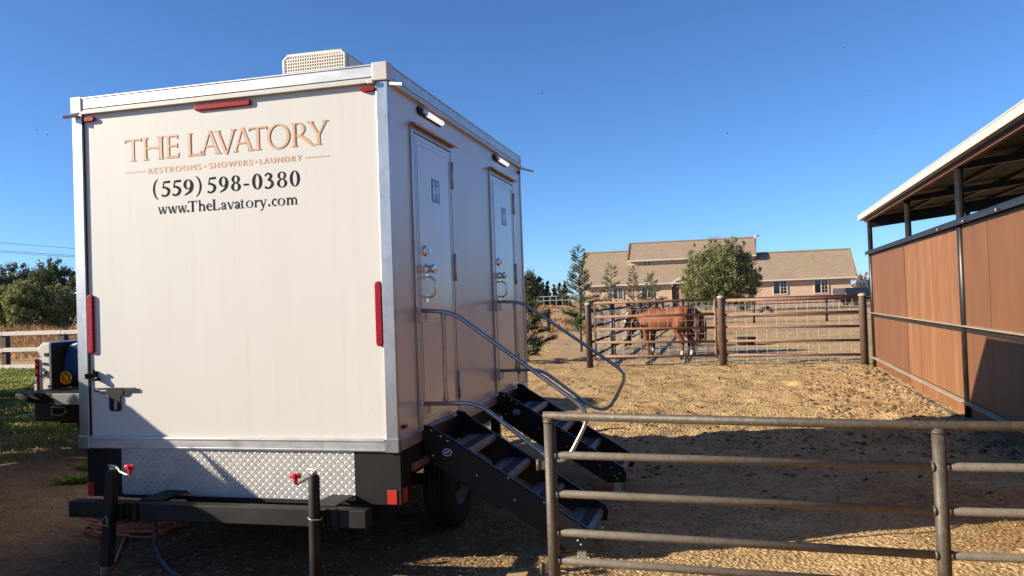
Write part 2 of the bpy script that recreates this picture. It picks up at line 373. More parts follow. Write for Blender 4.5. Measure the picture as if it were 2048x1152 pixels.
L.new(at_.outputs['Color'], mx.inputs[6]); L.new(cb.outputs[0], mx.inputs[7]); L.new(mx.outputs[2], p.inputs['Base Color'])
ad = N.new('ShaderNodeMath'); ad.operation = 'ADD'; L.new(n1.outputs[0], ad.inputs[0]); L.new(n2.outputs[0], ad.inputs[1])
bp = N.new('ShaderNodeBump'); bp.inputs['Strength'].default_value = .8; bp.inputs['Distance'].default_value = .025; L.new(ad.outputs[0], bp.inputs['Height']); L.new(bp.outputs[0], p.inputs['Normal'])
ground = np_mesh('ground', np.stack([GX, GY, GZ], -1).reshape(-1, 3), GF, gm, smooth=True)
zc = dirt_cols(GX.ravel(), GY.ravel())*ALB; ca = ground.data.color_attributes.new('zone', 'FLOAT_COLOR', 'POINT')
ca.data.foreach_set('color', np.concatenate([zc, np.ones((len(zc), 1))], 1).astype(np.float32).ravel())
tag(ground, kind='structure')

# loose straw, chips and clods lying on the corral
def scatter_xy(n, y0, y1, pw, rng, xa=-.72, xb=.72):
    u = rng.random(n); y = ((y1**(1-pw)-y0**(1-pw))*u + y0**(1-pw))**(1/(1-pw))
    return y*(xa+(xb-xa)*rng.random(n)), y
rng = np.random.default_rng(3)
x, y = scatter_xy(105000, 4.6, 42, .9, rng, -.62, .66)
keep = (grass_mask(x, y) < .4) & (rng.random(len(x)) < .35 + .65*sstep(-1.5, .8, x)) & (vnoise(x, y, .8, 41) > .22)
keep &= (rng.random(len(x)) < .30 + .9*sstep(.38, .62, vnoise(x, y, 1.5, 45)*.55+vnoise(x, y, .45, 46)*.45))
keep &= ~((y > 20.5) & (x < 6) & (rng.random(len(x)) < .5))
x, y = x[keep], y[keep]; n = len(x); z = ground_z(x, y, True)
s = (.007 + .017*rng.random(n)**2.4)*(1 + y*.028)*(.62+.38*sstep(5.5, 13, y))
an = rng.random(n)*2*PI; el = .35 + .55*rng.random(n)
base = np.stack([x, y, z], 1); V = []
tilt = rng.normal(size=(n, 2))*.35
for k in range(4):
    a = an + k*PI/2 + rng.normal(size=n)*.25; r = s*(.7+.6*rng.random(n)); ox, oy = np.cos(a)*r, np.sin(a)*r*el
    V.append(base + np.stack([ox, oy, ox*tilt[:,0]+oy*tilt[:,1]-s*.1], 1))
V.append(base + np.stack([s*.2*rng.normal(size=n), s*.2*rng.normal(size=n), s*(.25+.6*rng.random(n))], 1))
V = np.stack(V, 1).reshape(-1, 3); i = np.arange(n)*5
F = np.concatenate([np.stack([i+a, i+b, i+4], 1) for a, b in ((0,1),(1,2),(2,3),(3,0))])
tn = np.clip(rng.random(n)*.8 + .25*(vnoise(x, y, .5, 42)-.3) - .22*sstep(-.5, -2, x), 0, 1)
CHIP = tint_mat('chip_litter', [(0, (.10,.062,.034)), (.2, (.24,.155,.078)), (.55, (.47,.315,.150)), (1, (.66,.485,.25))], .9)
tag(np_mesh('dirt_clods', V, F, CHIP, tint=np.tile(tn, 4)), 'loose tan dirt clods and manure chips strewn over the corral ground', 'dirt clods', kind='stuff')
def clods(n, fx, name, label, smin, smax, stops, seed):
    rg = np.random.default_rng(seed); x, y = fx(rg, n); z = ground_z(x, y, True); s = smin+(smax-smin)*rg.random(n)**2; V = []
    for ring, rr, hh in ((6, 1., .0), (6, .72, .55), (1, 0, .8)):
        for k in range(ring):
            a_ = k*PI/3+rg.normal(size=n)*.2; r = s*rr*(.75+.5*rg.random(n)); V.append(np.stack([x+np.cos(a_)*r*1.15, y+np.sin(a_)*r*.85, z-s*.12+s*hh*(.7+.5*rg.random(n))], 1))
    V = np.stack(V, 1).reshape(-1, 3); i = np.arange(n)*13
    F = np.concatenate([np.stack([i+k, i+(k+1) % 6, i+6+(k+1) % 6], 1) for k in range(6)]+[np.stack([i+k, i+6+(k+1) % 6, i+6+k], 1) for k in range(6)]+[np.stack([i+6+k, i+6+(k+1) % 6, i+12], 1) for k in range(6)])
    tag(np_mesh(name, V, F, tint_mat(name, stops, .95), tint=np.tile(np.clip(rg.random(n), 0, 1), 18)), label, 'clods', kind='stuff')
def along_barn(rg, n):
    q = -.3+11*rg.random(n)**.9; o = -(.12+1.7*rg.random(n)**2.2); return 8.106-.27963*q+.96011*o, 18.079-.96011*q-.27963*o
def in_yard(rg, n):
    c = rg.random((60, 2)); cx_ = 1.0+6.2*c[:, 0]; cy = 6+12.5*c[:, 1]; k = rg.integers(0, 60, n); x = cx_[k]+rg.normal(size=n)*.16; y = cy[k]+rg.normal(size=n)*.20
    ok = x < 8.106-(18.079-y)*.2913-.5; return np.where(ok, x, 2.+2*rg.random(n)), y
clods(1500, along_barn, 'barn_foot_clods', 'brown dirt clods and droppings heaped along the barn wall foot', .010, .050, [(0, (.09,.055,.032)), (.5, (.24,.155,.085)), (1, (.42,.29,.155))], 77)
clods(1100, in_yard, 'droppings', 'small scattered heaps of dry dark droppings on the corral straw', .009, .032, [(0, (.055,.036,.022)), (.6, (.15,.098,.055)), (1, (.30,.20,.11))], 78)
x, y = scatter_xy(26000, 4.6, 22, 1.2, rng, -.6, .64)
keep = (grass_mask(x, y) < .4) & (vnoise(x, y, 1.1, 43)*.7 + vnoise(x, y, .3, 44)*.3 > .42) & (rng.random(len(x)) < .45+.55*sstep(-1.5, 1, x))
x, y = x[keep], y[keep]; n = len(x); a = rng.random(n)*2*PI
D = np.stack([np.cos(a), np.sin(a), rng.normal(size=n)*.16], 1)
STRAW = tint_mat('straw', [(0, (.26,.18,.10)), (.4, (.50,.37,.20)), (1, (.74,.60,.37))], .8)
tag(cards('straw', np.stack([x, y, ground_z(x, y, True)+.008+.012*rng.random(n)], 1), D, .02+.07*rng.random(n)**1.6, .0011+.0009*rng.random(n)+y*.00009, STRAW, rng=rng),
    'dry straw stalks scattered over the corral dirt', 'straw', kind='stuff')
# green grass on the left and the two weed tufts
GRASS = tint_mat('grass_blades', [(0, (.07,.10,.018)), (.45, (.21,.255,.050)), (.75, (.40,.38,.105)), (1, (.55,.46,.20))], .6, .3)
y = 9.5 + 18.5*rng.random(90000); x = -y*(.50+.30*rng.random(len(y)))
keep = grass_mask(x, y)*.95*(.25+.75*sstep(.35, .6, vnoise(x, y, 1.2, 53)*.6+vnoise(x, y, .4, 54)*.4)) > rng.random(len(x)); x, y = x[keep], y[keep]; n = len(x)
h = (.03+.06*rng.random(n))*(.5+.9*vnoise(x, y, .9, 51))
D = np.stack([rng.normal(size=n)*.5, rng.normal(size=n)*.5, np.ones(n)], 1)
tag(cards('grass', np.stack([x, y, ground_z(x, y, True)+h*.45], 1), D, h, .004+.0006*y, GRASS, rng=rng, tint=np.clip(vnoise(x, y, .6, 52)*.6+.4*rng.random(n), 0, 1)),
    'short green grass beside the pickup and white fence', 'grass', kind='stuff')
# tall dry weeds on the field behind both fences
DRY = tint_mat('dry_weeds', [(0, (.17,.09,.04)), (.35, (.36,.19,.085)), (.7, (.52,.30,.14)), (1, (.64,.43,.21))], .85, .2)
y = 33 + 32*rng.random(60000)**.8; x = y*(-.80+.30*rng.random(len(y)))
x2 = 9*rng.random(22000); y2 = 44 + 26*rng.random(22000); x = np.concatenate([x, x2-1]); y = np.concatenate([y, y2])
cl = vnoise(x, y, 1.6, 61)*.6 + vnoise(x, y, .6, 62)*.4
keep = (cl > .40) & (sstep(34, 46, y) + .1 > rng.random(len(y))); x, y, cl = x[keep], y[keep], cl[keep]; n = len(x)
h = (.15+.55*rng.random(n))*(cl-.22)*2.0*np.where(x > -2, .55, 1.)
D = np.stack([rng.normal(size=n)*.55, rng.normal(size=n)*.4, np.ones(n)*.8], 1)
tag(cards('dry_weeds', np.stack([x, y, ground_z(x, y)+h*.4], 1), D, h, .02+.012*rng.random(n), DRY, rng=rng, tint=np.clip(cl*1.1-.35+.5*rng.random(n), 0, 1)),
    'tall brown dry weeds covering the field beyond the fences', 'dry weeds', kind='stuff')
def weed(px, py, r, n, label):
    a = rng.random(n)*2*PI; rr = r*np.sqrt(rng.random(n)); X = px+np.cos(a)*rr*1.5; Y = py+np.sin(a)*rr*.8
    D = np.stack([np.cos(a)*.9, np.sin(a)*.9, .35+.6*rng.random(n)], 1)
    tag(cards('weed_tuft', np.stack([X, Y, ground_z(X, Y, True)+.02+.03*rng.random(n)], 1), D, .05+.07*rng.random(n), .009, GRASS, rng=rng, tint=.15+.5*rng.random(n)), label, 'weeds', 'green weeds left of the trailer')
weed(-4.55, 8.3, .16, 420, 'larger green weed tuft on bare dirt left of trailer, nearer the camera')
weed(-4.75, 9.1, .17, 300, 'smaller low green weed patch just behind the larger tuft')

# ------------------------------------------------------------------ serif lettering engine (flat cut-vinyl letters, x along the wall, z up)
class Ink:
    """collects letter strokes; each stroke sits a hair further out so that overlapping vinyl never shares a plane"""
    def __init__(s): s.mb = MB(); s.k = 0
    def strip(s, L_, R_):
        s.k += 1; y = -.0012 - .00012*(s.k % 12)
        vs = []; fs = []
        for a, b in zip(L_, R_): vs += [(a[0], y, a[1]), (b[0], y, b[1])]
        for i in range(len(L_)-1): fs.append((2*i, 2*i+1, 2*i+3, 2*i+2))
        s.mb.add(vs, fs)
    def quad(s, a, b, c, d): s.strip([a, d], [b, c])
    def h(s, x0, x1, zc, t): s.quad((x0, zc-t/2), (x1, zc-t/2), (x1, zc+t/2), (x0, zc+t/2))
    def v(s, xc, z0, z1, w, fl=.0):
        zm = (z0+z1)/2; zs = [z0, z0+(z1-z0)*.07, z0+(z1-z0)*.2, z1-(z1-z0)*.2, z1-(z1-z0)*.07, z1]; k = [1+fl, 1+fl*.35, 1, 1, 1+fl*.35, 1+fl]
        s.strip([(xc-w/2*q, z) for z, q in zip(zs, k)], [(xc+w/2*q, z) for z, q in zip(zs, k)])
    def d(s, xa, za, xb, zb, w): s.quad((xa-w/2, za), (xa+w/2, za), (xb+w/2, zb), (xb-w/2, zb))
    def stroke(s, pts, n=7):
        P = [np.array(p, float) for p in pts]; Q = [2*P[0]-P[1]] + P + [2*P[-1]-P[-2]]; out = []
        for i in range(1, len(Q)-2):
            for j in range(n):
                t_ = j/n; a, b, c, d_ = Q[i-1], Q[i], Q[i+1], Q[i+2]
                out.append(.5*((2*b)+(c-a)*t_+(2*a-5*b+4*c-d_)*t_*t_+(3*b-a-3*c+d_)*t_**3))
        out.append(P[-1]); L_, R_ = [], []
        for i, q in enumerate(out):
            a = out[max(0, i-1)]; b = out[min(len(out)-1, i+1)]; tx, tz = b[0]-a[0], b[1]-a[1]; l = math.hypot(tx, tz) or 1
            w = max(q[2], .0004)/2; L_.append((q[0]-tz/l*w, q[1]+tx/l*w)); R_.append((q[0]+tz/l*w, q[1]-tx/l*w))
        s.strip(L_, R_)
    def ring(s, cx, cz, rx, rz, sx, sz, tilt=0., a0=0, a1=2*PI, n=36):
        L_, R_ = [], []
        for i in range(n+1):
            a = a0+(a1-a0)*i/n; ai = a + tilt
            L_.append((cx+rx*math.cos(a), cz+rz*math.sin(a)))
            R_.append((cx+(rx-sx)*math.cos(a) + tilt*.0, cz+(rz-sz)*math.sin(a)))
        s.strip(L_, R_)
    def dot(s, cx, cz, r):
        s.k += 1; y = -.0012 - .00012*(s.k % 12)
        s.mb.add([(cx+r*math.cos(2*PI*i/14), y, cz+r*math.sin(2*PI*i/14)) for i in range(14)], [tuple(range(14))])

def cap(I, c, x0, x1, z, H, st, th, e=0.):
    """inscriptional capitals; e widens everything (used for the dark outline behind)"""
    w = x1-x0; st += 2*e; th += 2*e; sw = st*2.0
    def ser(xc, zz, k=1.): I.h(xc-sw/2*k, xc+sw/2*k, zz + (th*.4 if zz <= z+.001 else -th*.4), th*.8)
    if c == 'T':
        xc = (x0+x1)/2; I.v(xc, z, z+H, st, .25); I.h(x0, x1, z+H-th*.75, th*1.5); ser(xc, z)
        I.quad((x0-th*.3, z+H-H*.17), (x0+th*.5, z+H-H*.15), (x0+th*1.6, z+H-th), (x0, z+H)); I.quad((x1-th*.5, z+H-H*.15), (x1+th*.3, z+H-H*.17), (x1, z+H), (x1-th*1.6, z+H-th))
    elif c == 'H':
        a, b = x0+sw*.5, x1-sw*.5
        for q in (a, b): I.v(q, z, z+H, st, .2); ser(q, z); ser(q, z+H)
        I.h(a, b, z+H*.52, th*1.3)
    elif c in 'EL':
        a = x0+sw*.42; I.v(a, z, z+H, st, .2); I.h(x0, a, z+th*.4, th*.8); ser(a, z+H)
        I.h(a, x1-w*.06, z+th*.65, th*1.3); I.quad((x1-w*.16, z+th), (x1-w*.02, z), (x1+w*.02, z+H*.2), (x1-w*.04, z+H*.2))
        if c == 'E':
            I.h(a, x1-w*.1, z+H-th*.65, th*1.3); I.quad((x1-w*.13, z+H*.83), (x1-w*.07, z+H*.83), (x1-w*.07, z+H), (x1-w*.22, z+H-th))
            I.h(a, x1-w*.15, z+H*.53, th*1.2); I.quad((x1-w*.16, z+H*.43), (x1-w*.10, z+H*.43), (x1-w*.10, z+H*.63), (x1-w*.16, z+H*.63))
    elif c == 'A':
        xc = x0+w*.47; I.d(x0+sw*.42, z, xc-st*.1, z+H*1.0, st*.62); I.d(x1-sw*.5, z, xc+st*.02, z+H*1.04, st*1.05)
        I.h(x0+w*.27, x1-w*.27, z+H*.36, th*1.15); ser(x0+sw*.42, z, .85); ser(x1-sw*.5, z)
    elif c == 'V':
        xc = x0+w*.53; I.d(x0+sw*.5, z+H, xc-st*.02, z-H*.05, st*1.05); I.d(x1-sw*.45, z+H, xc+st*.1, z, st*.62); ser(x0+sw*.5, z+H); ser(x1-sw*.45, z+H, .85)
    elif c == 'O':
        I.ring((x0+x1)/2, z+H*.5, w/2+e, H*.53+e, st*.95, th*1.25)
    elif c == 'R':
        a = x0+sw*.45; I.v(a, z, z+H, st, .2); ser(a, z); I.h(x0, a, z+H-th*.4, th*.8)
        r = w*.34; cx_ = a+st*.2
        I.stroke([(cx_, z+H-th*.6, th*1.2), (cx_+r*.7, z+H-th*.7, th*1.4), (cx_+r*1.22, z+H*.73, st*.95), (cx_+r*.75, z+H*.47, th*1.4), (cx_, z+H*.44, th*1.1)])
        I.stroke([(cx_+r*.55, z+H*.47, st*.9), (x0+w*.72, z+H*.2, st*.95), (x0+w*.88, z+H*.04, st*.7), (x1, z-H*.01, th*.7)])
    elif c == 'Y':
        xc = x0+w*.52; I.v(xc, z, z+H*.5, st, .15); ser(xc, z); I.d(x0+sw*.5, z+H, xc-st*.05, z+H*.42, st); I.d(x1-sw*.42, z+H, xc+st*.2, z+H*.42, st*.66)
        ser(x0+sw*.5, z+H); ser(x1-sw*.42, z+H, .85)
def digit(I, c, x0, x1, z, H):
    w = x1-x0; xc = (x0+x1)/2; t_ = .0055; B = .0205
    if c == '0': I.ring(xc, z+H/2, w/2, H/2+.001, B, t_)
    elif c == '8':
        I.ring(xc, z+H*.76, w*.43, H*.25, B*.85, t_); I.ring(xc, z+H*.27, w*.50, H*.28, B*.95, t_)
    elif c == '9':
        I.ring(xc-w*.02, z+H*.67, w*.48, H*.335, B*.95, t_)
        I.stroke([(x1-B*.5, z+H*.72, B), (x1-B*.55, z+H*.48, B), (x0+w*.68, z+H*.22, B*.8), (x0+w*.10, z-.002, .006)])
    elif c == '3':
        I.stroke([(x0+w*.04, z+H*.80, .006), (x0+w*.32, z+H*.96, .010), (x0+w*.66, z+H*.88, B*.8), (x0+w*.66, z+H*.68, B*.8), (x0+w*.36, z+H*.54, .007)])
        I.stroke([(x0+w*.36, z+H*.55, .007), (x0+w*.78, z+H*.44, B*.85), (x0+w*.84, z+H*.22, B), (x0+w*.5, z+H*.03, B*.65), (x0+w*.08, z+H*.05, .011)]); I.dot(x0+w*.13, z+H*.08, .0085)
    elif c == '5':
        I.quad((x0+w*.22, z+H*.87), (x1-w*.06, z+H*.87), (x1-w*.0, z+H*1.03), (x0+w*.28, z+H*1.0)); I.d(x0+w*.15, z+H*.54, x0+w*.29, z+H*.98, .0075)
        I.stroke([(x0+w*.12, z+H*.57, .008), (x0+w*.45, z+H*.58, B*.75), (x0+w*.82, z+H*.40, B), (x0+w*.72, z+H*.14, B*.85), (x0+w*.34, z+H*.02, B*.55), (x0+w*.05, z+H*.07, .010)]); I.dot(x0+w*.11, z+H*.08, .0085)
    elif c == '(':
        I.stroke([(x1-.002, z+H*1.19, .004), (x0+w*.42, z+H*.93, .012), (x0+w*.18, z+H*.5, .016), (x0+w*.42, z+H*.07, .012), (x1-.002, z-H*.19, .004)])
    elif c == ')':
        I.stroke([(x0+.002, z+H*1.19, .004), (x1-w*.42, z+H*.93, .012), (x1-w*.18, z+H*.5, .016), (x1-w*.42, z+H*.07, .012), (x0+.002, z-H*.19, .004)])
    elif c == '-': I.h(x0, x1, z+H*.36, .0125)
def lower(I, c, x0, x1, z, X, Hc):
    w = x1-x0; B = .0105; t_ = .0035; s_ = .0042
    def ser(xc, zz, k=1.): I.h(xc-B*.95*k, xc+B*.95*k, zz + (s_/2 if zz < z+X*.5 else -s_/2), s_)
    if c == 'w':
        x1 += .004; w = x1-x0
        a = [x0+w*.14, x0+w*.32, x0+w*.53, x0+w*.70, x0+w*.88]
        I.d(a[0], z+X, a[1], z-.001, B*.95); I.d(a[1]+.003, z-.001, a[2], z+X, B*.5); I.d(a[2]-.003, z+X, a[3], z-.001, B*.95); I.d(a[3]+.003, z-.001, a[4], z+X, B*.5)
        ser(a[0], z+X, .8); ser(a[2], z+X, .8); ser(a[4], z+X, .7)
    elif c == 'v' or c == 'y':
        a = x0+w*.2; b = x0+w*.52; d_ = x0+w*.86
        I.d(a, z+X, b, z-.001, B); ser(a, z+X, .9); ser(d_, z+X, .8)
        if c == 'v': I.d(d_, z+X, b+.002, z, B*.5)
        else: I.stroke([(d_, z+X, .0045), (b+.003, z+X*.05, .0055), (b-.008, z-X*.38, .006), (b-.018, z-X*.47, .008)]); I.dot(b-.017, z-X*.45, .0052)
    elif c == 'T':
        xc = (x0+x1)/2; I.v(xc, z, z+Hc, B*1.15, .15); ser(xc, z, 1.2); I.h(x0, x1, z+Hc-.003, .006); I.quad((x0, z+Hc*.80), (x0+.003, z+Hc*.80), (x0+.007, z+Hc-.004), (x0, z+Hc)); I.quad((x1-.003, z+Hc*.80), (x1, z+Hc*.80), (x1, z+Hc), (x1-.007, z+Hc-.004))
    elif c == 'L':
        a = x0+B*1.1; I.v(a, z, z+Hc, B*1.15, .15); ser(a, z+Hc, 1.2); I.h(x0, x1-.004, z+.003, .006); I.quad((x1-.010, z+.004), (x1-.002, z), (x1, z+Hc*.25), (x1-.003, z+Hc*.25))
    elif c == 'h':
        a = x0+B; b = x1-B; I.v(a, z, z+Hc*1.02, B, .1); ser(a, z); ser(b, z); I.h(a-B, a, z+Hc*1.0, s_)
        I.stroke([(a+B*.3, z+X*.72, .004), (a+(b-a)*.55, z+X*.95, .009), (b, z+X*.68, B), (b, z, B)])
    elif c == 'm':
        a = x0+B*.9; b = (x0+x1)/2; d_ = x1-B*.9; I.v(a, z, z+X, B, .1); I.h(a-B, a, z+X-.003, s_)
        for q in (a, b, d_): ser(q, z, .9)
        for q, r_ in ((a, b), (b, d_)): I.stroke([(q+B*.3, z+X*.72, .004), (q+(r_-q)*.55, z+X*.95, .009), (r_, z+X*.68, B), (r_, z, B)])
    elif c == 'r':
        a = x0+B*.9; I.v(a, z, z+X, B, .1); ser(a, z, 1.1); I.h(a-B, a, z+X-.003, s_)
        I.stroke([(a+B*.3, z+X*.68, .004), (a+(x1-a)*.6, z+X*.93, .008), (x1-.003, z+X*.88, .009)]); I.dot(x1-.006, z+X*.86, .0062)
    elif c == 'o': I.ring((x0+x1)/2, z+X/2, w/2, X/2+.001, B, t_)
    elif c == 'c':
        I.stroke([(x1-.004, z+X*.86, .009), (x0+w*.6, z+X*.97, .006), (x0+w*.22, z+X*.72, B), (x0+w*.2, z+X*.35, B), (x0+w*.55, z+X*.04, .008), (x1, z+X*.16, .003)]); I.dot(x1-.007, z+X*.84, .0058)
    elif c == 'e':
        I.h(x0+w*.15, x1-w*.08, z+X*.56, .0042)
        I.stroke([(x1-w*.10, z+X*.56, .007), (x1-w*.18, z+X*.85, .007), (x0+w*.5, z+X*.98, .005), (x0+w*.2, z+X*.70, B*.95), (x0+w*.2, z+X*.35, B), (x0+w*.55, z+X*.05, .009), (x1, z+X*.18, .003)])
    elif c == 'a':
        b = x1-w*.28; I.stroke([(x0+w*.10, z+X*.74, .008), (x0+w*.38, z+X*.97, .006), (b, z+X*.76, B*.9), (b, z+X*.2, B), (x1-w*.1, z+X*.03, .006), (x1, z+X*.08, .003)])
        I.stroke([(b, z+X*.60, .004), (x0+w*.3, z+X*.42, .007), (x0+w*.14, z+X*.2, B*.85), (x0+w*.34, z+X*.04, .007), (b, z+X*.2, .004)]); I.dot(x0+w*.16, z+X*.74, .0055)
    elif c == 't':
        a = x0+w*.42; I.stroke([(a, z+X*1.28, .005), (a, z+X*.9, B*.9), (a, z+X*.3, B), (a+w*.15, z+X*.05, .008), (x1, z+X*.1, .003)]); I.h(x0, x1-w*.05, z+X*.95, .0042)
    elif c == '.': I.dot((x0+x1)/2, z+.0075, .0082)

# ------------------------------------------------------------------ the restroom trailer
W, Hh, Lh, ZB = 2.44, 3.308, 3.646, .787
T = thing('restroom_trailer', 'white boxy restroom trailer with gold lettering, side doors and black steps', 'trailer', BR, YAW)
Y0 = .012
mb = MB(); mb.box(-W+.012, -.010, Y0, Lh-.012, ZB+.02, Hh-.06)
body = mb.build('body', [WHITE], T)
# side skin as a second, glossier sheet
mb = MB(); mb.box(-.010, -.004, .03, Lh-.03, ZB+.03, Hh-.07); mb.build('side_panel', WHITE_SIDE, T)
mb = MB(); mb.box(-W+.02, -.02, .02, Lh-.02, Hh-.06, Hh-.045); mb.build('roof', ROOFW, T)
for (xa, xb, ya, yb) in ((-.076, .004, -.004, .012), (-.012, .008, .0125, .03)): pass
def corner(sx, yb):
    mb = MB()
    if yb == 0:
        if sx > 0: mb.box(-.076, .006, -.006, .0115, ZB+.085, Hh-.12); mb.box(-.0095, .006, .0116, .034, ZB+.085, Hh-.12)
        else: mb.box(-W-.006, -W+.078, -.006, .0115, ZB+.085, Hh-.12); mb.box(-W-.006, -W+.011, .0116, .034, ZB+.085, Hh-.12)
    else:
        if sx > 0: mb.box(-.05, .006, Lh-.0115, Lh+.006, ZB+.085, Hh-.12); mb.box(-.0095, .006, Lh-.034, Lh-.0116, ZB+.085, Hh-.12)
        else: mb.box(-W-.006, -W+.05, Lh-.0115, Lh+.006, ZB+.085, Hh-.12)
    mb.build('corner_post', ALU, T, .003)
for a in (1, -1):
    for b in (0, 1): corner(a, b)
mb = MB(); mb.box(-W+.079, -W+.086, -.003, .0118, ZB+.09, Hh-.13); mb.build('seal_strip', DARKP, T)
# roof edge rails, corner caps, drip gutters, bottom rails
def rails():
    mb = MB(); mb.box(-W+.085, -.095, -.010, .03, Hh-.085, Hh-.004); mb.box(-W+.085, -.095, -.016, -.010, Hh-.014, Hh-.004); mb.build('roof_rail', ALUH, T, .002)
    mb = MB(); mb.box(-.03, .010, .075, Lh-.06, Hh-.085, Hh-.004); mb.box(.010, .016, .075, Lh-.06, Hh-.014, Hh-.004); mb.build('roof_rail', ALUH, T, .002)
    mb = MB(); mb.box(-W+.085, -.095, Lh-.03, Lh+.010, Hh-.085, Hh-.004); mb.build('roof_rail', ALUH, T)
    mb = MB(); mb.box(-W-.010, -W+.03, .075, Lh-.075, Hh-.085, Hh-.004); mb.build('roof_rail', ALUH, T)
    for (xa, xb) in ((-W-.008, -W+.086), (-.094, .014)):
        for (ya, yb) in ((-.018, .076), (Lh-.06, Lh+.014)):
            mb = MB(); mb.box(xa, xb, ya, yb, Hh-.115, Hh+.006); mb.build('corner_cap', WTRIM, T, .006)
    mb = MB(); mb.box(-W+.08, -.096, -.022, -.006, Hh-.128, Hh-.112); mb.box(-W+.08, -.096, -.012, .011, Hh-.110, Hh-.092); mb.box(-W+.08, -.096, -.028, -.022, Hh-.128, Hh-.108); mb.build('drip_gutter', WTRIM, T, .002)
    mb = MB(); mb.box(-.009, .030, .078, Lh+.02, Hh-.136, Hh-.124); mb.box(.024, .030, .078, Lh+.02, Hh-.124, Hh-.108); mb.box(-.009, .012, .078, Lh-.06, Hh-.122, Hh-.090)
    g = mb.build('drip_gutter', WTRIM, T, .002)
    mb = MB(); mb.bar((.02, .02, Hh-.135), (.13, -.03, Hh-.165), .017, .010); mb.build('spout', WTRIM, g, .004)
    mb = MB(); mb.bar((.02, Lh+.0, Hh-.13), (.12, Lh+.12, Hh-.15), .016, .008); mb.build('spout', WTRIM, g, .004)
    mb = MB(); mb.bar((-W+.05, -.016, Hh-.132), (-W-.040, -.055, Hh-.142), .020, .009); mb.build('spout', WTRIM, g, .004)
    mb = MB(); mb.box(-.12, -.08, -.035, -.004, Hh-.135, Hh-.110); mb.bar((-.15, -.02, Hh-.12), (-.08, -.03, Hh-.112), .006, .006); mb.build('spout', WTRIM, g, .004)
    mb = MB(); mb.box(-W+.082, -.084, -.012, .020, ZB, ZB+.084); mb.box(-W+.082, -.084, -.018, -.012, ZB+.066, ZB+.078); mb.box(-W+.082, -.084, -.016, -.012, ZB+.006, ZB+.016); mb.build('bottom_rail', ALUH, T, .002)
    mb = MB(); mb.box(-.02, .012, .05, Lh-.03, ZB, ZB+.084); mb.box(.012, .018, .05, Lh-.03, ZB+.066, ZB+.078); mb.build('bottom_rail', ALUH, T, .002)
    for xa, xb in ((-W-.012, -W+.081), (-.083, .012)):
        mb = MB(); mb.box(xa, xb, -.016, .049, ZB-.006, ZB+.088); mb.build('corner_cap', ALU, T, .005)
rails()
# lamps
def pill(name, x0, x1, z0, z1, y, dep, m, r=None):
    r = r or min(x1-x0, z1-z0)/2; pts = []
    for cx_, cz, a0 in ((x1-r, z1-r, 0), (x0+r, z1-r, PI/2), (x0+r, z0+r, PI), (x1-r, z0+r, 1.5*PI)):
        for i in range(5): a = a0+i*PI/8; pts.append((cx_+r*math.cos(a), cz+r*math.sin(a)))
    mb = MB(); mb.prism(pts, lambda a, b, d: (a, d, b), y-dep, y); return mb.build(name, m, T, .008)
pill('brake_light', -1.432, -.992, 3.122, 3.166, Y0, .022, REDL, .018)
pill('marker_light', -2.360, -2.256, 3.128, 3.160, Y0, .026, REDL)
pill('marker_light', -.182, -.078, 3.131, 3.160, Y0, .026, REDL)
pill('tail_light', -2.358, -2.306, 1.46, 1.882, Y0, .022, REDL, .022)
pill('tail_light', -.128, -.076, 1.468, 1.89, Y0, .022, REDL, .022)
mb = MB(); mb.box(-.004, .022, .065, .125, .922, .945); mb.build('side_marker', REDL, T, .006)
mb = MB(); mb.box(-.004, .02, Lh-.12, Lh-.06, Hh-.2, Hh-.17); mb.build('side_marker', REDL, T, .006)
# lettering
def letters(name, ink, m, y=Y0):
    o = ink.mb.build(name, m, T, fix=False); o.location = (0, y, 0); return o
LAV = [('T',-2.0157,-1.8806),('H',-1.8681,-1.6986),('E',-1.6763,-1.5755),('L',-1.5033,-1.3958),('A',-1.403,-1.2389),('V',-1.2855,-1.1171),('A',-1.1454,-.9863),('T',-1.0212,-.8846),('O',-.88,-.7134),('R',-.6976,-.5337),('Y',-.5806,-.4273)]
I = Ink()
for c, a, b in LAV: cap(I, c, a, b, 2.815, .160, .0195, .0075, .0019)
letters('company_lettering_outline', I, OUTL)
I = Ink()
for c, a, b in LAV: cap(I, c, a, b, 2.815, .160, .0190, .0068)
letters('company_lettering', I, GOLD, Y0-.0016)
I = Ink()
for c, a, b in [('(',-1.793,-1.7502),('5',-1.7239,-1.6519),('5',-1.6356,-1.5642),('9',-1.5448,-1.4675),(')',-1.4483,-1.4003),('5',-1.3558,-1.2861),('9',-1.264,-1.1918),('8',-1.1699,-1.097),('-',-1.0734,-1.0333),('0',-1.0067,-.9319),('3',-.9136,-.8436),('8',-.8193,-.7439),('0',-.7229,-.6482)]:
    digit(I, c, a, b, 2.550, .106)
letters('phone_number_lettering', I, INK)
I = Ink()
for c, a, b in [('w',-1.7607,-1.6807),('w',-1.6807,-1.6006),('w',-1.6006,-1.525),('.',-1.5231,-1.5057),('T',-1.5122,-1.4416),('h',-1.4301,-1.3759),('e',-1.3696,-1.3252),('L',-1.3189,-1.2621),('a',-1.2527,-1.2088),('v',-1.2088,-1.1494),('a',-1.1463,-1.1028),('t',-1.1028,-1.0719),('o',-1.0595,-1.004),('r',-.9948,-.958),('y',-.958,-.9001),('.',-.8909,-.8757),('c',-.8636,-.8242),('o',-.8182,-.7639),('m',-.7519,-.6711)]:
    lower(I, c, a, b, 2.4285, .049, .0755)
letters('web_address_lettering', I, INK)
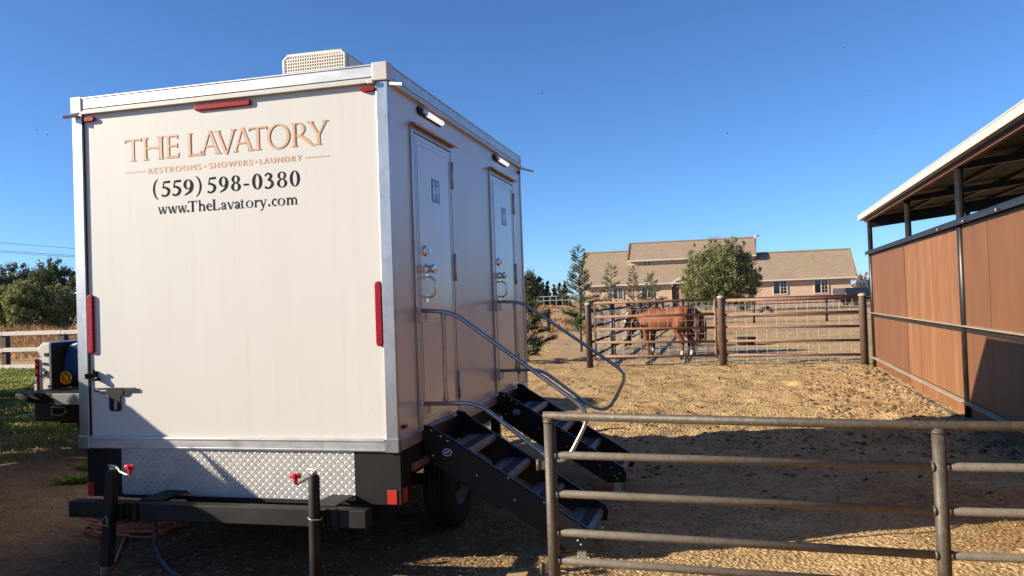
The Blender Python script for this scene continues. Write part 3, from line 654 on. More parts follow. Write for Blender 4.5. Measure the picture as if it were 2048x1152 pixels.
# RESTROOMS · SHOWERS · LAUNDRY in the built-in sans face
def sans(txt, x0, x1, z, H, y, m, name, sp=1.28, off=.0042):
    c = bpy.data.curves.new(name, 'FONT'); c.body = txt; c.size = 1; c.space_character = sp; c.offset = off/.05 if False else 0.
    o = bpy.data.objects.new(name, c); COL.objects.link(o)
    bpy.context.view_layer.update(); dg = bpy.context.evaluated_depsgraph_get()
    me = bpy.data.meshes.new_from_object(o.evaluated_get(dg)); bpy.data.objects.remove(o); bpy.data.curves.remove(c)
    co = np.zeros(len(me.vertices)*3, np.float32); me.vertices.foreach_get('co', co); co = co.reshape(-1, 3)
    mn, mx_ = co.min(0), co.max(0); out = np.zeros_like(co)
    out[:, 0] = x0+(co[:, 0]-mn[0])/(mx_[0]-mn[0])*(x1-x0); out[:, 2] = z+(co[:, 1]-mn[1])/(mx_[1]-mn[1])*H; out[:, 1] = y
    me.vertices.foreach_set('co', out.ravel()); me.materials.clear(); me.materials.append(m); me.update(); return me
for txt, a, b in (('RESTROOMS', -1.828, -1.400), ('SHOWERS', -1.341, -.9985), ('LAUNDRY', -.9475, -.627)):
    # a second copy a millimetre aside makes the strokes bold
    for k, ox in enumerate((-.0022, .0, .0022)):
        me = sans(txt, a+.003+ox, b-.003+ox, 2.7175, .039, Y0-.0012-.0002*k, GOLD2, 'services_lettering')
        o = bpy.data.objects.new('services_lettering', me); COL.objects.link(o)
        if k == 0: first = o; o.parent = T
        else:
            b_ = bmesh.new(); b_.from_mesh(first.data); b_.from_mesh(me); b_.to_mesh(first.data); b_.free(); bpy.data.objects.remove(o)
for k in range(4):
    I = Ink()
    if k < 2: I.dot((-1.371, -.973)[k], 2.7375, .0085)
    else: I.h(*((-2.017, -1.850, 2.738), (-.605, -.426, 2.735))[k-2], .0075)
    letters('divider_dot' if k < 2 else 'divider_line', I, GOLD2)
# hold-back latch and plate bracket
mb = MB(); mb.box(-2.316, -2.290, -.035, Y0, 1.290, 1.335); mb.bar((-2.308, -.022, 1.308), (-2.345, -.055, 1.300), .012, .019); mb.bar((-2.30, -.03, 1.335), (-2.285, -.035, 1.345), .010, .009); mb.box(-2.30, -2.27, -.04, Y0, 1.266, 1.286)
mb.build('holdback_latch', DARKP, T, .004)
def slot(mb, x0, x1, z0, z1, t_, y0, y1):
    mb.box(x0, x1, y0, y1, z1-t_, z1); mb.box(x0, x1, y0, y1, z0, z0+t_); mb.box(x0-t_*.6, x0, y0, y1, z0+t_*.4, z1-t_*.4); mb.box(x1, x1+t_*.6, y0, y1, z0+t_*.4, z1-t_*.4)
mb = MB(); yb = Y0-.008
slot(mb, -2.312, -2.215, 1.186, 1.215, .006, yb-.004, yb); slot(mb, -2.262, -2.216, 1.172, 1.1845, .004, yb, yb+.003)
mb.prism([(-2.214, 1.215), (-2.075, 1.215), (-2.075, 1.170), (-2.10, 1.155), (-2.195, 1.155), (-2.214, 1.172)], lambda a, b, d: (a, d, b), yb-.004, yb)
slot(mb, -2.074, -1.972, 1.193, 1.215, .006, yb-.004, yb); slot(mb, -2.02, -1.945, 1.180, 1.205, .006, yb, yb+.004)
mb.prism([(-2.074, 1.187), (-2.02, 1.187), (-2.03, 1.165), (-2.05, 1.152), (-2.08, 1.152)], lambda a, b, d: (a, d, b), yb, yb+.004)
mb.box(-2.192, -2.160, yb-.006, yb, 1.062, 1.1545); mb.box(-2.128, -2.098, yb-.006, yb, 1.062, 1.1545); mb.box(-2.160, -2.128, yb-.006, yb, 1.130, 1.1545); mb.box(-2.182, -2.108, yb-.006, yb, 1.050, 1.0615)
mb.build('plate_bracket', DARKP, T)
# rear skirt boxes, tread plate with raised lugs, reflectors
mb = MB(); mb.box(-W+.045, -2.108, .006, .03, .442, ZB-.004); mb.box(-W+.045, -W+.06, .0305, .18, .442, ZB-.004); mb.build('skirt', BLACKP, T, .003)
mb = MB(); mb.box(-.312, .012, .006, .03, .442, ZB-.004); mb.box(-.004, .012, .0305, .175, .442, ZB-.004); mb.build('skirt', BLACKP, T, .003)
mb = MB(); mb.box(-2.107, -.313, .008, .014, .462, ZB-.003)
px_, pz_ = .0277, .0277
for j in range(12):
    for i in range(65):
        cx_ = -2.093+i*px_; cz = .475+j*pz_*.955; s_ = 1 if (i+j) % 2 else -1
        ax = Vector((math.cos(s_*PI/4.2), 0, math.sin(s_*PI/4.2))); ay = Vector((-ax.z, 0, ax.x)); c = Vector((cx_, .008, cz)); l, ww = .0140, .0036
        if cz+.012 > ZB-.006: continue
        vs = [c-ax*l, c-ax*l*.4+ay*ww, c+ax*l*.4+ay*ww, c+ax*l, c+ax*l*.4-ay*ww, c-ax*l*.4-ay*ww, c-ax*l*.5+Vector((0,-.0024,0)), c+ax*l*.5+Vector((0,-.0024,0))]
        mb.add(vs, [(0,1,6), (1,2,7,6), (2,3,7), (3,4,7), (4,5,6,7), (5,0,6)], 0, False)
mb.build('tread_plate', PLATE, T)
mb = MB(); mb.box(-2.108, -.312, .0145, .05, .436, .4615); mb.build('skirt_frame', FRAMEP, T)
for xa, xb in ((-2.393, -2.344), (-.085, -.018)): 
    mb = MB(); mb.box(xa, xb, .000, .006, .447, .540); mb.build('reflector', REDR, T, .006)
mb = MB(); mb.box(.012, .017, .03, .10, .452, .545); mb.build('reflector', REDR, T, .006)
# chassis
mb = MB()
for xa in (-W+.25, -.33): mb.box(xa, xa+.08, .04, Lh+.25, .60, ZB-.002)
mb.box(-W+.06, -.02, .19, .25, .64, ZB-.003)
for yy in (.9, 1.95, 2.7, 3.5): mb.box(-W+.33, -.33, yy, yy+.06, .64, .77)
mb.box(-.03, .002, .18, Lh-.02, .665, ZB-.003); mb.box(-W+.0, -W+.03, .18, Lh-.02, .665, ZB-.003)
mb.bar((-W+.33, Lh+.1, .66), (-W/2, Lh+1.25, .60), .04, .06); mb.bar((-.30, Lh+.1, .66), (-W/2, Lh+1.25, .60), .04, .06)
mb.box(-W/2-.04, -W/2+.04, Lh+1.1, Lh+1.6, .56, .66); mb.cyl((-W/2, Lh+1.15, .05), (-W/2, Lh+1.15, .9), .04)
mb.build('chassis', FRAMEP, T)
mb = MB(); mb.box(-.015, .004, .25, 1.9, .61, .664); mb.build('wood_spacer', mat('spacer_wood', (.26,.17,.10), (.19,.12,.07), 9, 4, .8), T)
# rear stabiliser beam and jacks
mb = MB(); mb.box(-2.245, -.085, -.335, -.245, .385, .492)
for xa in (-1.66, -.40): mb.box(xa-.085, xa+.085, -.26, .06, .493, .501); mb.box(xa-.04, xa+.04, .052, .10, .503, .60)
for xa in (-1.77, -.335): mb.box(xa, xa+.07, -.350, -.230, .372, .384); mb.box(xa, xa+.012, -.352, -.336, .372, .505); mb.box(xa+.058, xa+.07, -.352, -.336, .372, .505)
mb.build('stabilizer_beam', FRAMEP, T, .006)
def jack(x_top, x_bot, y, rr, n, cr):
    zt, zb_ = .705, .095
    mb = MB()
    if n > 6: mb.tube([(x_bot, y, zb_), (x_top, y, zt)], rr, n); mb.tube([(x_top, y, zt), (x_top+.001, y, zt+.012)], rr*.86, n)
    else: mb.bar((x_bot, y, zb_), (x_top, y, zt), rr*.70, rr*.70, (0,1,0)); mb.box(x_top-rr*.6, x_top+rr*.6, y-rr*.6, y+rr*.6, zt-.002, zt+.012)
    mb.box(x_top-rr*.9+(x_bot-x_top)*.4, x_top+rr*1.5+(x_bot-x_top)*.4, y+rr*.5, y+rr*1.3, .385, .495)
    J = mb.build('stabilizer_jack', FRAMEP, T, .004)
    g = -.012
    mb = MB(); mb.tube([(x_bot-(x_top-x_bot)*.16, y, g), (x_bot, y, zb_+.05)], rr*(.84 if n > 6 else .60), 12); mb.box(x_bot-.07, x_bot+.05, y-.06, y+.06, g-.02, g+.005); mb.build('inner_leg', JACKLEG, J)
    mb = MB(); mb.cyl((x_top, y, zt+.01), (x_top, y, zt+.035), .02, n=10); mb.tube([Vector((x_top-.03, y, zt+.04)), Vector((x_top, y-.004, zt+.042)), *[Vector(q) for q in cr[:-1]]], .0075, 8); mb.build('crank', ZINC, J)
    hp = Vector(cr[-1]); mb = MB(); mb.cyl(hp-Vector((0,0,.03)), hp+Vector((0,0,.012)), .011, .016, 10); mb.tube([hp-Vector((.032,0,-.02)), hp+Vector((.032,0,.02))], .0145, 8); mb.tube([hp-Vector((0,.03,-.02)), hp+Vector((0,.03,.02))], .0145, 8); mb.build('handle', REDK, J, .003)
    mb = MB(); pts = [(x_bot+.01, y-rr-.006, .40), (x_bot+.05, y-rr-.008, .435), (x_bot+.062, y-rr-.008, .365), (x_bot-.01, y-rr-.006, .385)]
    if n > 6: pts = [(x_bot-rr, y-rr*.4, .46), (x_bot+.0, y-rr-.006, .452), (x_bot+rr+.02, y-rr*.4, .448), (x_bot+rr+.022, y-rr*.2, .465)]
    mb.tube(pts, .0032, 6, closed=(n <= 6)); mb.build('lock_pin', ZINC, J)
jack(-1.845, -1.905, -.385, .045, 4, [(-1.82, -.39, .745), (-1.79, -.40, .735), (-1.765, -.41, .715), (-1.70, -.43, .702), (-1.668, -.44, .703), (-1.664, -.44, .735)])
jack(-.395, -.402, -.385, .035, 14, [(-.385, -.40, .748), (-.37, -.415, .74), (-.39, -.44, .715), (-.44, -.50, .684), (-.447, -.505, .69), (-.450, -.505, .715)])
# wheels
def wheel(x, y, zc, r, outw, parent=T, name='wheel', wd=.22, rimr=.205, rim_m=None, hub=True):
    ax = Vector((outw, 0, 0)); o = Vector((x, y, zc)); h_ = wd/2
    prof = [(-h_, rimr), (-h_, r*.80), (-h_*.93, r*.93), (-h_*.78, r*.985)]
    for q in (-.55, -.2, .2, .55): prof += [(h_*(q-.12), r), (h_*(q-.10), r*.975), (h_*(q-.02), r*.975), (h_*q, r)]
    prof += [(h_*.78, r*.985), (h_*.93, r*.93), (h_, r*.80), (h_, rimr)]
    Wh = MB().lathe(prof, o, ax, 40).build(name, RUBBER, parent)
    mb = MB(); mb.lathe([(h_*.6, rimr*1.03), (h_*.98, rimr), (h_*.9, rimr*.86), (h_*.35, rimr*.8), (h_*.42, rimr*.5), (h_*.62, rimr*.36), (h_*.62, .0)], o, ax, 28)
    for k in range(6 if hub else 5):
        a = 2*PI*k/6; c = o + ax*h_*.55 + Vector((0, math.cos(a), math.sin(a)))*rimr*.4; mb.cyl(c, c+ax*.03, .012, n=6)
    mb.lathe([(h_*.6, rimr*.2), (h_*1.1, rimr*.19), (h_*1.15, .0)], o, ax, 16)
    mb.build('rim', rim_m or mat_rim, Wh); return Wh
mat_rim = mat('wheel_rim', (.10,.10,.10), (.06,.058,.055), 8, 4, .5, .4)
wheel(-.145, 1.40, .30, .372, 1); wheel(-W+.145, 1.40, .30, .372, -1)
mb = MB(); mb.cyl((-W+.2, 1.4, .30), (-.2, 1.4, .30), .045); mb.box(-.33, -.27, .95, 1.85, .44, .47); mb.box(-W+.27, -W+.33, .95, 1.85, .44, .47); mb.bar((-.3, .95, .45), (-.3, .85, .6), .03, .03); mb.bar((-.3, 1.85, .45), (-.3, 1.95, .6), .03, .03); mb.build('axle', FRAMEP, T)
mb = MB(); mb.box(-.16, -.08, 2.72, 2.80, .03, .66); mb.box(-.2, -.04, 2.66, 2.86, -.01, .03); mb.build('support_leg', FRAMEP, T)
# doors
def door(y0):
    y1 = y0+.84; z0, z1 = .873, 2.955
    mb = MB()
    for a, b in ((y0-.030, y0+.012), (y1-.012, y1+.030)): mb.box(-.0035, .012, a, b, z0, z1+.02)
    mb.box(-.0035, .012, y0+.0125, y1-.0125, z1-.012, z1+.02); mb.box(-.0035, .014, y0-.03, y1+.03, z0-.004, z0-.0005)
    mb.build('door_frame', ALU, T, .002)
    mb = MB(); mb.box(-.0034, .009, y0+.022, y1-.020, z0+.006, z1-.022)
    Dd = mb.build('door', DOORW, T, .003)
    mb = MB(); 
    for r_ in (.045, .075): 
        mb.box(.0095, .0112, y0+r_, y0+r_+.006, z0+.06, z1-r_-.006); mb.box(.0095, .0112, y1-r_-.006, y1-r_, z0+.06, z1-r_-.006); mb.box(.0095, .0112, y0+r_+.0065, y1-r_-.0065, z1-r_-.012, z1-r_-.006)
    mb.box(.0095, .0112, y0+.03, y1-.03, z0+.055, z0+.0595); mb.build('door_moulding', ALU, Dd)
    mb = MB(); mb.box(.0, .010, y0+.0125, y0+.0205, z0+.004, z1-.014); mb.build('door_gap', DARKP, T)
    mb = MB(); mb.bar((.012, y0-.045, z1+.03), (.012, y1+.045, z1+.03), .004, .014); mb.obox((.032, (y0+y1)/2, z1+.034), (.024, 0, -.010), (0, .465, 0), (.003, 0, .006)); mb.build('drip_cap', mat('bronze_drip', (.40,.30,.22), None, rough=.4, metal=.4), T, .002)
    for za in (2.64, 1.91, .98): 
        mb = MB(); mb.box(.010, .020, y1-.024, y1-.004, za, za+.215); mb.cyl((.020, y1-.012, za), (.020, y1-.012, za+.215), .008, n=8); mb.build('hinge', ALU, Dd)
    yk = y0+.18
    mb = MB(); mb.lathe([(0, .040), (.010, .039), (.016, .033), (.016, .0)], (.009, yk, 2.115), (1,0,0), 24); mb.obox((.036, yk, 2.115), (.010,0,0), (0,.007,0), (0,0,.02)); mb.build('deadbolt', CHROME, Dd)
    mb = MB(); mb.lathe([(0, .036), (.006, .036), (.008, .026), (.03, .027), (.062, .033), (.066, .030), (.066, .0)], (.009, yk+.01, 1.985), (1,0,0), 24); mb.build('door_knob', CHROME, Dd)
    mb = MB(); pts = [(.010, yk+.005, 1.925), (.045, yk+.005, 1.925), (.075, yk+.005, 1.90), (.082, yk+.005, 1.855), (.075, yk+.005, 1.805), (.045, yk+.005, 1.782), (.010, yk+.005, 1.782)]
    mb.tube(pts, .0095, 10); mb.box(.009, .014, yk-.018, yk+.028, 1.91, 1.965); mb.box(.009, .014, yk-.018, yk+.028, 1.745, 1.797); mb.build('door_handle', CHROME, Dd, .002)
    ys = y0+.36 if y0 < 1 else y0+.36
    mb = MB(); mb.box(.0092, .0112, ys, ys+.17, 2.49, 2.662); sg = mb.build('restroom_sign', SIGNB, Dd)
    for k, yc in enumerate((ys+.05, ys+.122)):
        mb = MB(); xx = .0122; fn = lambda a, b, d: (d, yc+a, 2.49+b)
        mb.prism([(.013*math.cos(i*PI/6), .142+.013*math.sin(i*PI/6)) for i in range(12)], fn, .0113, xx)
        if k == 0: mb.prism([(-.012,.124),(.012,.124),(.032,.060),(.013,.060),(.011,.016),(-.011,.016),(-.013,.060),(-.032,.060)], fn, .0113, xx)
        else: mb.prism([(-.024,.122),(.024,.122),(.024,.072),(.013,.068),(.011,.016),(-.011,.016),(-.013,.068),(-.024,.072)], fn, .0113, xx)
        mb.build('pictogram', SILV, sg)
    # porch light above
    yc = y0+.385; pts = []
    mb = MB(); mb.prism([(-.262,.0),(-.235,.028),(.235,.028),(.262,.0),(.235,-.028),(-.235,-.028)], lambda a, b, d: (d, yc+a, 3.125+b), -.0039, .014)
    pl = mb.build('porch_light', DARKP, T, .004)
    mb = MB(); mb.tube([(.020, yc-.10, 3.123), (.020, yc+.23, 3.123)], [.020, .020], 12); mb.build('lens', LENS_ON, pl)
    mb = MB(); mb.box(.012, .034, yc-.20, yc-.11, 3.108, 3.140); mb.build('end_cap', ALU, pl, .004)
door(.41); door(2.41)
# folding steps
def steps(y0, first):
    y1 = y0+.72; x0, z0 = .045, .875; sl = (.70)/1.10
    def prof(): return [(.03, .90), (.09, .89), (.17, .825), (1.16, .205), (1.185, .165), (1.175, .085), (1.02, .080), (.78, .225), (.07, .655), (.03, .72)]
    mb = MB()
    for yy in (y0, y1):
        mb.prism(prof(), lambda a, b, d: (a, d, b), yy-.006, yy+.006)
        s_ = 1 if yy == y0 else -1
        mb.obox((.665, yy+s_*.021, .518), Vector((.50, 0, -.313)), (0, .0145, 0), Vector((.002, 0, .004)))       # top flange
    mb.box(.035, .05, y0+.0065, y1-.0065, .70, .86); mb.bar((.05, y0+.07, .66), (.55, y0+.07, .335), .012, .03, m=0)
    St = mb.build('entry_steps', STEPP, T)
    for k, (xf, zz) in enumerate(((.345, .725), (.61, .545), (.865, .362), (1.145, .178))):
        mb = MB(); mb.box(xf-.20, xf, y0+.008, y1-.008, zz-.012, zz); mb.box(xf-.012, xf+.004, y0+.008, y1-.008, zz-.048, zz-.0125); tr = mb.build('tread', TREADM, St, .003)
        mb = MB(); mb.box(xf-.105, xf-.03, y0+.03, y1-.03, zz+.0006, zz+.002); mb.build('grip_strip', GRIP, tr)
    mb = MB()
    for (a, b) in ((.085,.862),(.15,.822),(.20,.79),(.09,.69),(.40,.56),(.62,.545),(.66,.40),(.86,.39),(.95,.235),(1.05,.215),(1.10,.12),(1.13,.165),(1.08,.145)):
        mb.ball((a, y0-.0065, b), .0075, 8, sc=(1,.5,1))
    mb.build('bolts', ZINC, St)
    bx, bz = .195, .712
    mb = MB(); ang = -.12
    def ell(rx, rz, y, mm): 
        mb.prism([(bx+rx*math.cos(2*PI*i/24), bz+rz*math.sin(2*PI*i/24)) for i in range(24)], lambda a, b, d: (a, d, b), y-.0012, y, mm)
    ell(.034, .026, y0-.006, 1); ell(.029, .021, y0-.0075, 0)
    badge = mb.build('badge', [BLUEB, SILV], St)
    I = Ink(); I.stroke([(bx-.022, bz-.008, .002), (bx-.010, bz+.002, .006), (bx-.002, bz-.004, .003), (bx+.010, bz+.007, .006), (bx+.020, bz+.004, .002)]); I.stroke([(bx+.0, bz-.002, .003), (bx+.006, bz+.010, .003)])
    o = I.mb.build('badge_emblem', SILV, badge, fix=False); o.location = (0, y0-.0085, 0)
    for yy in (y0+.03, y1-.03):
        wp = tw(1.10, yy); g = gz(wp.x, wp.y)
        mb = MB(); mb.box(1.07, 1.13, yy-.022, yy+.022, g-.01, .12); mb.box(1.05, 1.15, yy-.035, yy+.035, g-.012, g+.012); mb.build('foot', ZINC, St, .003)
steps(.40, True); steps(2.36, False)
def smooth_path(P, r=.10, n=6):
    P = [Vector(p) for p in P]; out = [P[0]]
    for i in range(1, len(P)-1):
        a, b, c = P[i-1], P[i], P[i+1]; d1 = min(r, (a-b).length*.48); d2 = min(r, (c-b).length*.48)
        s_ = b+(a-b).normalized()*d1; e = b+(c-b).normalized()*d2
        for k in range(n+1): t_ = k/n; out.append(s_*(1-t_)**2 + b*2*t_*(1-t_) + e*t_*t_)
    out.append(P[-1]); return out
def handrail(y, P, xs):
    mb = MB(); mb.tube(smooth_path([(a, y, b) for a, b in P], .105), .0146, 12)
    zt = P[0][1]; zl = P[-1][1]
    mb.tube([(xs, y, zl), (xs, y, zl+.03), (xs, y, zl+.10), (xs, y, zt-.10), (xs, y, zt-.03), (xs, y, zt)], [.006, .020, .0135, .0135, .020, .006], 10)
    hr = mb.build('handrail', STEEL, T)
    for zz in (zt, zl):
        mb = MB(); mb.box(.010, .048, y-.012, y+.135, zz-.088, zz-.010); mb.cyl((.030, y, zz-.01), (.030, y, zz+.022), .022, n=12); bk = mb.build('rail_bracket', WTRIM, hr, .004)
        mb = MB()
        for b in (.028, .046):
            for c in (-.062, -.042, -.024): mb.box(.0485, .0505, y+b+.045, y+b+.056, zz+c-.006, zz+c+.006)
        mb.build('bracket_bolts', AMBER, bk)
handrail(.375, [(.02, 1.690), (.27, 1.672), (1.135, 1.035), (1.185, .95), (1.03, .67), (.93, .67), (.43, 1.052), (.02, 1.047)], .205)
handrail(2.375, [(.02, 1.735), (.27, 1.728), (1.165, 1.095), (1.21, 1.02), (1.055, .735), (.92, .735), (.44, 1.10), (.02, 1.092)], .21)
# roof air conditioner
ax0, ax1, ay, az0, az1 = -1.12, -.585, .66, Hh-.044, 3.665
def acsec(yy, ins, zt):
    x0_, x1_ = ax0+ins, ax1-ins*.4; r_ = .06; pts = []
    for cx_, cz, a0 in ((x1_-r_, zt-r_, 0), (x0_+r_, zt-r_, PI/2)):
        for i in range(6): a = a0+i*PI/10; pts.append((cx_+r_*math.cos(a), cz+r_*math.sin(a)))
    pts += [(x0_-.01, az0), (x1_+.01, az0)]; return [(a, yy, b) for a, b in pts]
secs = [acsec(ay+.03, .0, az1), acsec(ay+.35, .01, az1), acsec(ay+.62, .04, az1-.02), acsec(ay+.80, .10, az1-.12), acsec(ay+.86, .14, az0+.05)]
mb = MB(); n = len(secs[0]); vs = [v for s_ in secs for v in s_]; fs = [(i*n+j, i*n+(j+1) % n, (i+1)*n+(j+1) % n, (i+1)*n+j) for i in range(len(secs)-1) for j in range(n)] + [tuple(range(n))[::-1], tuple(range((len(secs)-1)*n, len(secs)*n))]
mb.add(vs, fs, 0, False); ACM = mat('ac_shroud', (.74,.70,.62), (.70,.65,.56), 5, 4, .45)
AC = mb.build('air_conditioner', ACM, T, .01)
mb = MB(); mb.box(ax0+.04, ax1-.04, ay+.012, ay+.0295, az0+.02, az1-.05)
mb.build('grille_core', mat('grille_core', (.30,.25,.18), None, rough=.8), AC)
mb = MB(); s0 = acsec(ay, -.004, az1+.004)
mb.tube([(ax0+.02, ay, az0+.01), (ax0+.015, ay, az1-.04), (ax0+.045, ay, az1-.012), (ax1-.045, ay, az1-.012), (ax1-.015, ay, az1-.04), (ax1-.02, ay, az0+.01)], .016, 8)
k = 0
for i in range(23): xx = ax0+.045+i*(ax1-ax0-.09)/22; mb.box(xx-.0042, xx+.0042, ay-.010, ay+.008, az0+.01, az1-.018)
for j in range(15): zz = az0+.03+j*(az1-az0-.07)/14; mb.box(ax0+.03, ax1-.03, ay-.0115, ay+.0065, zz-.0042, zz+.0042)
mb.build('grille', ACM, AC)

# ------------------------------------------------------------------ front pipe fence
def V3(x, y, z=0.): return Vector((x, y, z))
P1, P2 = V3(.185, 4.17), V3(1.99, 3.73); e1 = (P2-P1).normalized(); RP = .0205
pf = thing('pipe_fence', 'dark weathered welded pipe fence panel in the foreground', 'fence', V3(P1.x, P1.y, gz(P1.x, P1.y)))
pf0 = pf.location.copy()
def fl(P, z): return V3(P.x, P.y, z)-pf0
P1b = P1 - e1*.015; P2b = P1 + e1*1.83; P3 = P1 + e1*4.9
for (Pp, zt) in ((P1b, 1.116), (P2b, 1.070), (P3, 1.0)):
    mb = MB(); mb.tube([fl(Pp, gz(Pp.x, Pp.y)-.05), fl(Pp, zt)], .0315, 16)
    if Pp is not P3:
        zs = (.922, .722, .523, .38) if Pp is P1b else (.888, .684, .479, .33)
        for zz in zs:
            for s_ in ((1,) if Pp is P1b else (-1, 1)):
                c = fl(Pp, zz); mb.tube([c+e1*s_*.026, c+e1*s_*.040], [.027, .0215], 12)
        mb.tube([fl(Pp, zt-.03), fl(Pp, zt-.012)], [.0318, .0345], 14)
    mb.build('post', PIPE, pf)
mb = MB(); mb.tube([fl(P1b-e1*.0315, 1.126), fl(P2b, 1.078), fl(P3, 1.079+.0)], .0228, 16, cap=True); mb.build('rail', PIPE, pf)
for (zl, zr, zrr) in ((.922, .888, .888), (.722, .684, .682), (.523, .479, .478), (.378, .330, .33)):
    mb = MB(); mb.tube([fl(P1b+e1*.030, zl), fl(P1b+e1*.045, zl), fl(P2b-e1*.03, zr)], [.014, RP, RP], 14); mb.build('rail', PIPE_R, pf)
    mb = MB(); mb.tube([fl(P2b+e1*.030, zrr), fl(P2b+e1*.05, zrr), fl(P3-e1*.03, zrr-.004)], [.014, RP, RP], 14); mb.build('rail', PIPE_R, pf)
for zz in (.87, .335):
    mb = MB(); c = fl(P1b, zz)-e1*.066; mb.tube([c-Vector((0,0,.028)), c+Vector((0,0,.028))], .0125, 10); mb.obox(c+e1*.02, e1*.022, Vector((-e1.y, e1.x, 0))*.006, (0,0,.022)); mb.build('hinge_lug', PIPE, pf)

# ------------------------------------------------------------------ back pen: posts, gate, fixed panel, wire mesh
A_, B_, C_ = V3(1.925, 20.45), V3(5.13, 19.69), V3(8.10, 18.52)
eA = (B_-A_).normalized(); eB = (C_-B_).normalized()
def post(P, h, r, name, label, m, cap_=True, group=None):
    z = gz(P.x, P.y); t_ = thing(name, label, 'post', (P.x, P.y, z), 0, group)
    MB().tube([(0,0,-.1), (0,0,h-.02), (0,0,h)], [r, r, r*.96], 16).build('pole', m, t_)
    if cap_: MB().lathe([(0, r*1.06), (.03, r*1.0), (.055, r*.6), (.062, 0)], (0,0,h), (0,0,1), 16).build('post_cap', ANGLE, t_)
post(A_, 1.60, .082, 'corner_post', 'dark thick round post at the left end of the horse pen gate', mat('dark_post', (.045,.032,.027), (.075,.05,.04), 4, 5, .55))
post(B_, 1.66, .092, 'gate_post', 'rusty thick round post between the pen gate and the fixed rail panel', PIPE_POST)
post(C_, 1.60, .090, 'end_post', 'rusty brown round post where the pen rails meet the barn wall', PIPE_POST)
def wire_grid(mb, P, e, x0, x1, zs, sp, r):
    for zz in zs: mb.tube([P+e*x0+V3(0,0,zz), P+e*x1+V3(0,0,zz)], r, 4, cap=False)
    x = x0
    while x < x1: mb.tube([P+e*x+V3(0,0,zs[0]), P+e*x+V3(0,0,zs[-1])], r, 4, cap=False); x += sp
wz = [.0+.06, .28, .44, .61, .78, .95, 1.12, 1.28, 1.45]
wz = [.07, .275, .47, .62, .80, .965, 1.13, 1.285, 1.44]
g = thing('pen_gate', 'rusty five rail pipe gate with wire mesh in front of the horses', 'gate', A_, math.atan2(eA.y, eA.x))
X = Vector((1,0,0)); O = Vector((0,0,0)); L_ = (B_-A_).length
mb = MB(); mb.tube([(.165,0,.19), (.165,0,1.655)], .030, 10); mb.build('gate_stile', PIPE_RUST, g)
mb = MB(); mb.tube([(L_-.15,0,.18), (L_-.15,0,1.655)], .034, 10); mb.build('gate_stile', PIPE_RUST, g)
for zl, zr in ((1.64,1.628), (1.285,1.271), (.966,.938), (.635,.593), (.276,.248)):
    mb = MB(); mb.tube([(.17,0,zl), (L_-.15,0,zr)], .032, 10); mb.build('gate_rail', PIPE_RUST, g)
mb = MB(); wire_grid(mb, V3(0,.045,0), X, .18, L_-.14, wz, .225, .0038); mb.build('wire_mesh', WIRE, g)
for zz in (1.48, .36):
    mb = MB(); mb.box(L_-.12, L_-.07, -.03, .03, zz-.06, zz+.06); mb.cyl((L_-.08,0,zz-.08), (L_-.08,0,zz+.08), .018, n=8); mb.build('hinge', PIPE_BLK, g)
g = thing('rail_fence', 'rusty five rail fixed pipe panel with wire mesh beside the barn', 'fence', B_, math.atan2(eB.y, eB.x))
L_ = (C_-B_).length
for zl, zr in ((1.593,1.573), (1.238,1.238), (.944,.902), (.599,.578), (.256,.243)):
    mb = MB(); mb.tube([(.08,0,zl), (L_-.08,0,zr)], .042 if zl > 1.5 else .031, 10); mb.build('rail', PIPE_RUST, g)
mb = MB(); wire_grid(mb, V3(0,.05,0), X, .10, L_-.06, wz, .235, .0038); mb.build('wire_mesh', WIRE, g)
# left side of the pen running back, and the far end fence
dS = Vector((1.17, 4.55, 0)); sp_n = 6
g = thing('pen_side_fence', 'black post and rail fence with mesh running back along the pen left side', 'fence', V3(A_.x, A_.y, 0))
for k in range(1, sp_n+1):
    q = dS*k; z = gz(A_.x+q.x, A_.y+q.y)
    mb = MB(); mb.tube([(q.x, q.y, z-.1), (q.x, q.y, z+1.62)], .085, 10); mb.ball((q.x, q.y, z+1.62), .09, 8, sc=(1,1,.45)); mb.build('post', PIPE_BLK, g)
for zz in (1.42, 1.02, .62, .25):
    mb = MB(); mb.tube([dS*.02+V3(0,0,zz), dS*sp_n+V3(0,0,zz)], .034, 8); mb.build('rail', PIPE_BLK, g)
mb = MB(); wire_grid(mb, V3(-.04,0,0), dS.normalized(), .2, dS.length*3.2, [.05,.2,.35,.5,.65,.8,.95,1.1,1.25,1.4], .16, .0032); mb.build('wire_mesh', WIRE, g)
Q0 = V3(A_.x, A_.y)+dS*sp_n; eF = Vector((.985, -.17, 0)); 
g = thing('pen_back_fence', 'dark far post and rail fence closing the back of the horse pen', 'fence', V3(Q0.x, Q0.y, 0))
mb = MB()
for k in range(0, 7):
    q = eF*(k*4.05+1.2); z = gz(Q0.x+q.x, Q0.y+q.y)
    MB().tube([(q.x, q.y, z-.1), (q.x, q.y, z+1.5)], .075, 10).build('post', PIPE_BLK, g)
zb = gz(Q0.x+5, Q0.y)
for zz in (1.42, 1.06, .70, .34):
    mb = MB(); mb.tube([V3(-.2,0,zb+zz), eF*28+V3(0,0,zb+zz)], .03, 8); mb.build('rail', PIPE_BLK, g)
mb = MB(); wire_grid(mb, V3(0,-.05,zb), eF, .2, 26, [.72,1.0,1.3], .35, .008); mb.build('wire_mesh', WIRE, g)
tb = thing('feed_tub', 'black rubber tub lying on the pen ground behind the rail panel', 'tub', V3(7.95, 27.4, gz(7.95, 27.4)))
MB().lathe([(.01,0), (.0,.26), (.24,.33), (.27,.34), (.27,.315), (.04,.24), (.03,0)], (0,0,0), (0,0,1), 20).build('tub_shell', RUBBER, tb)
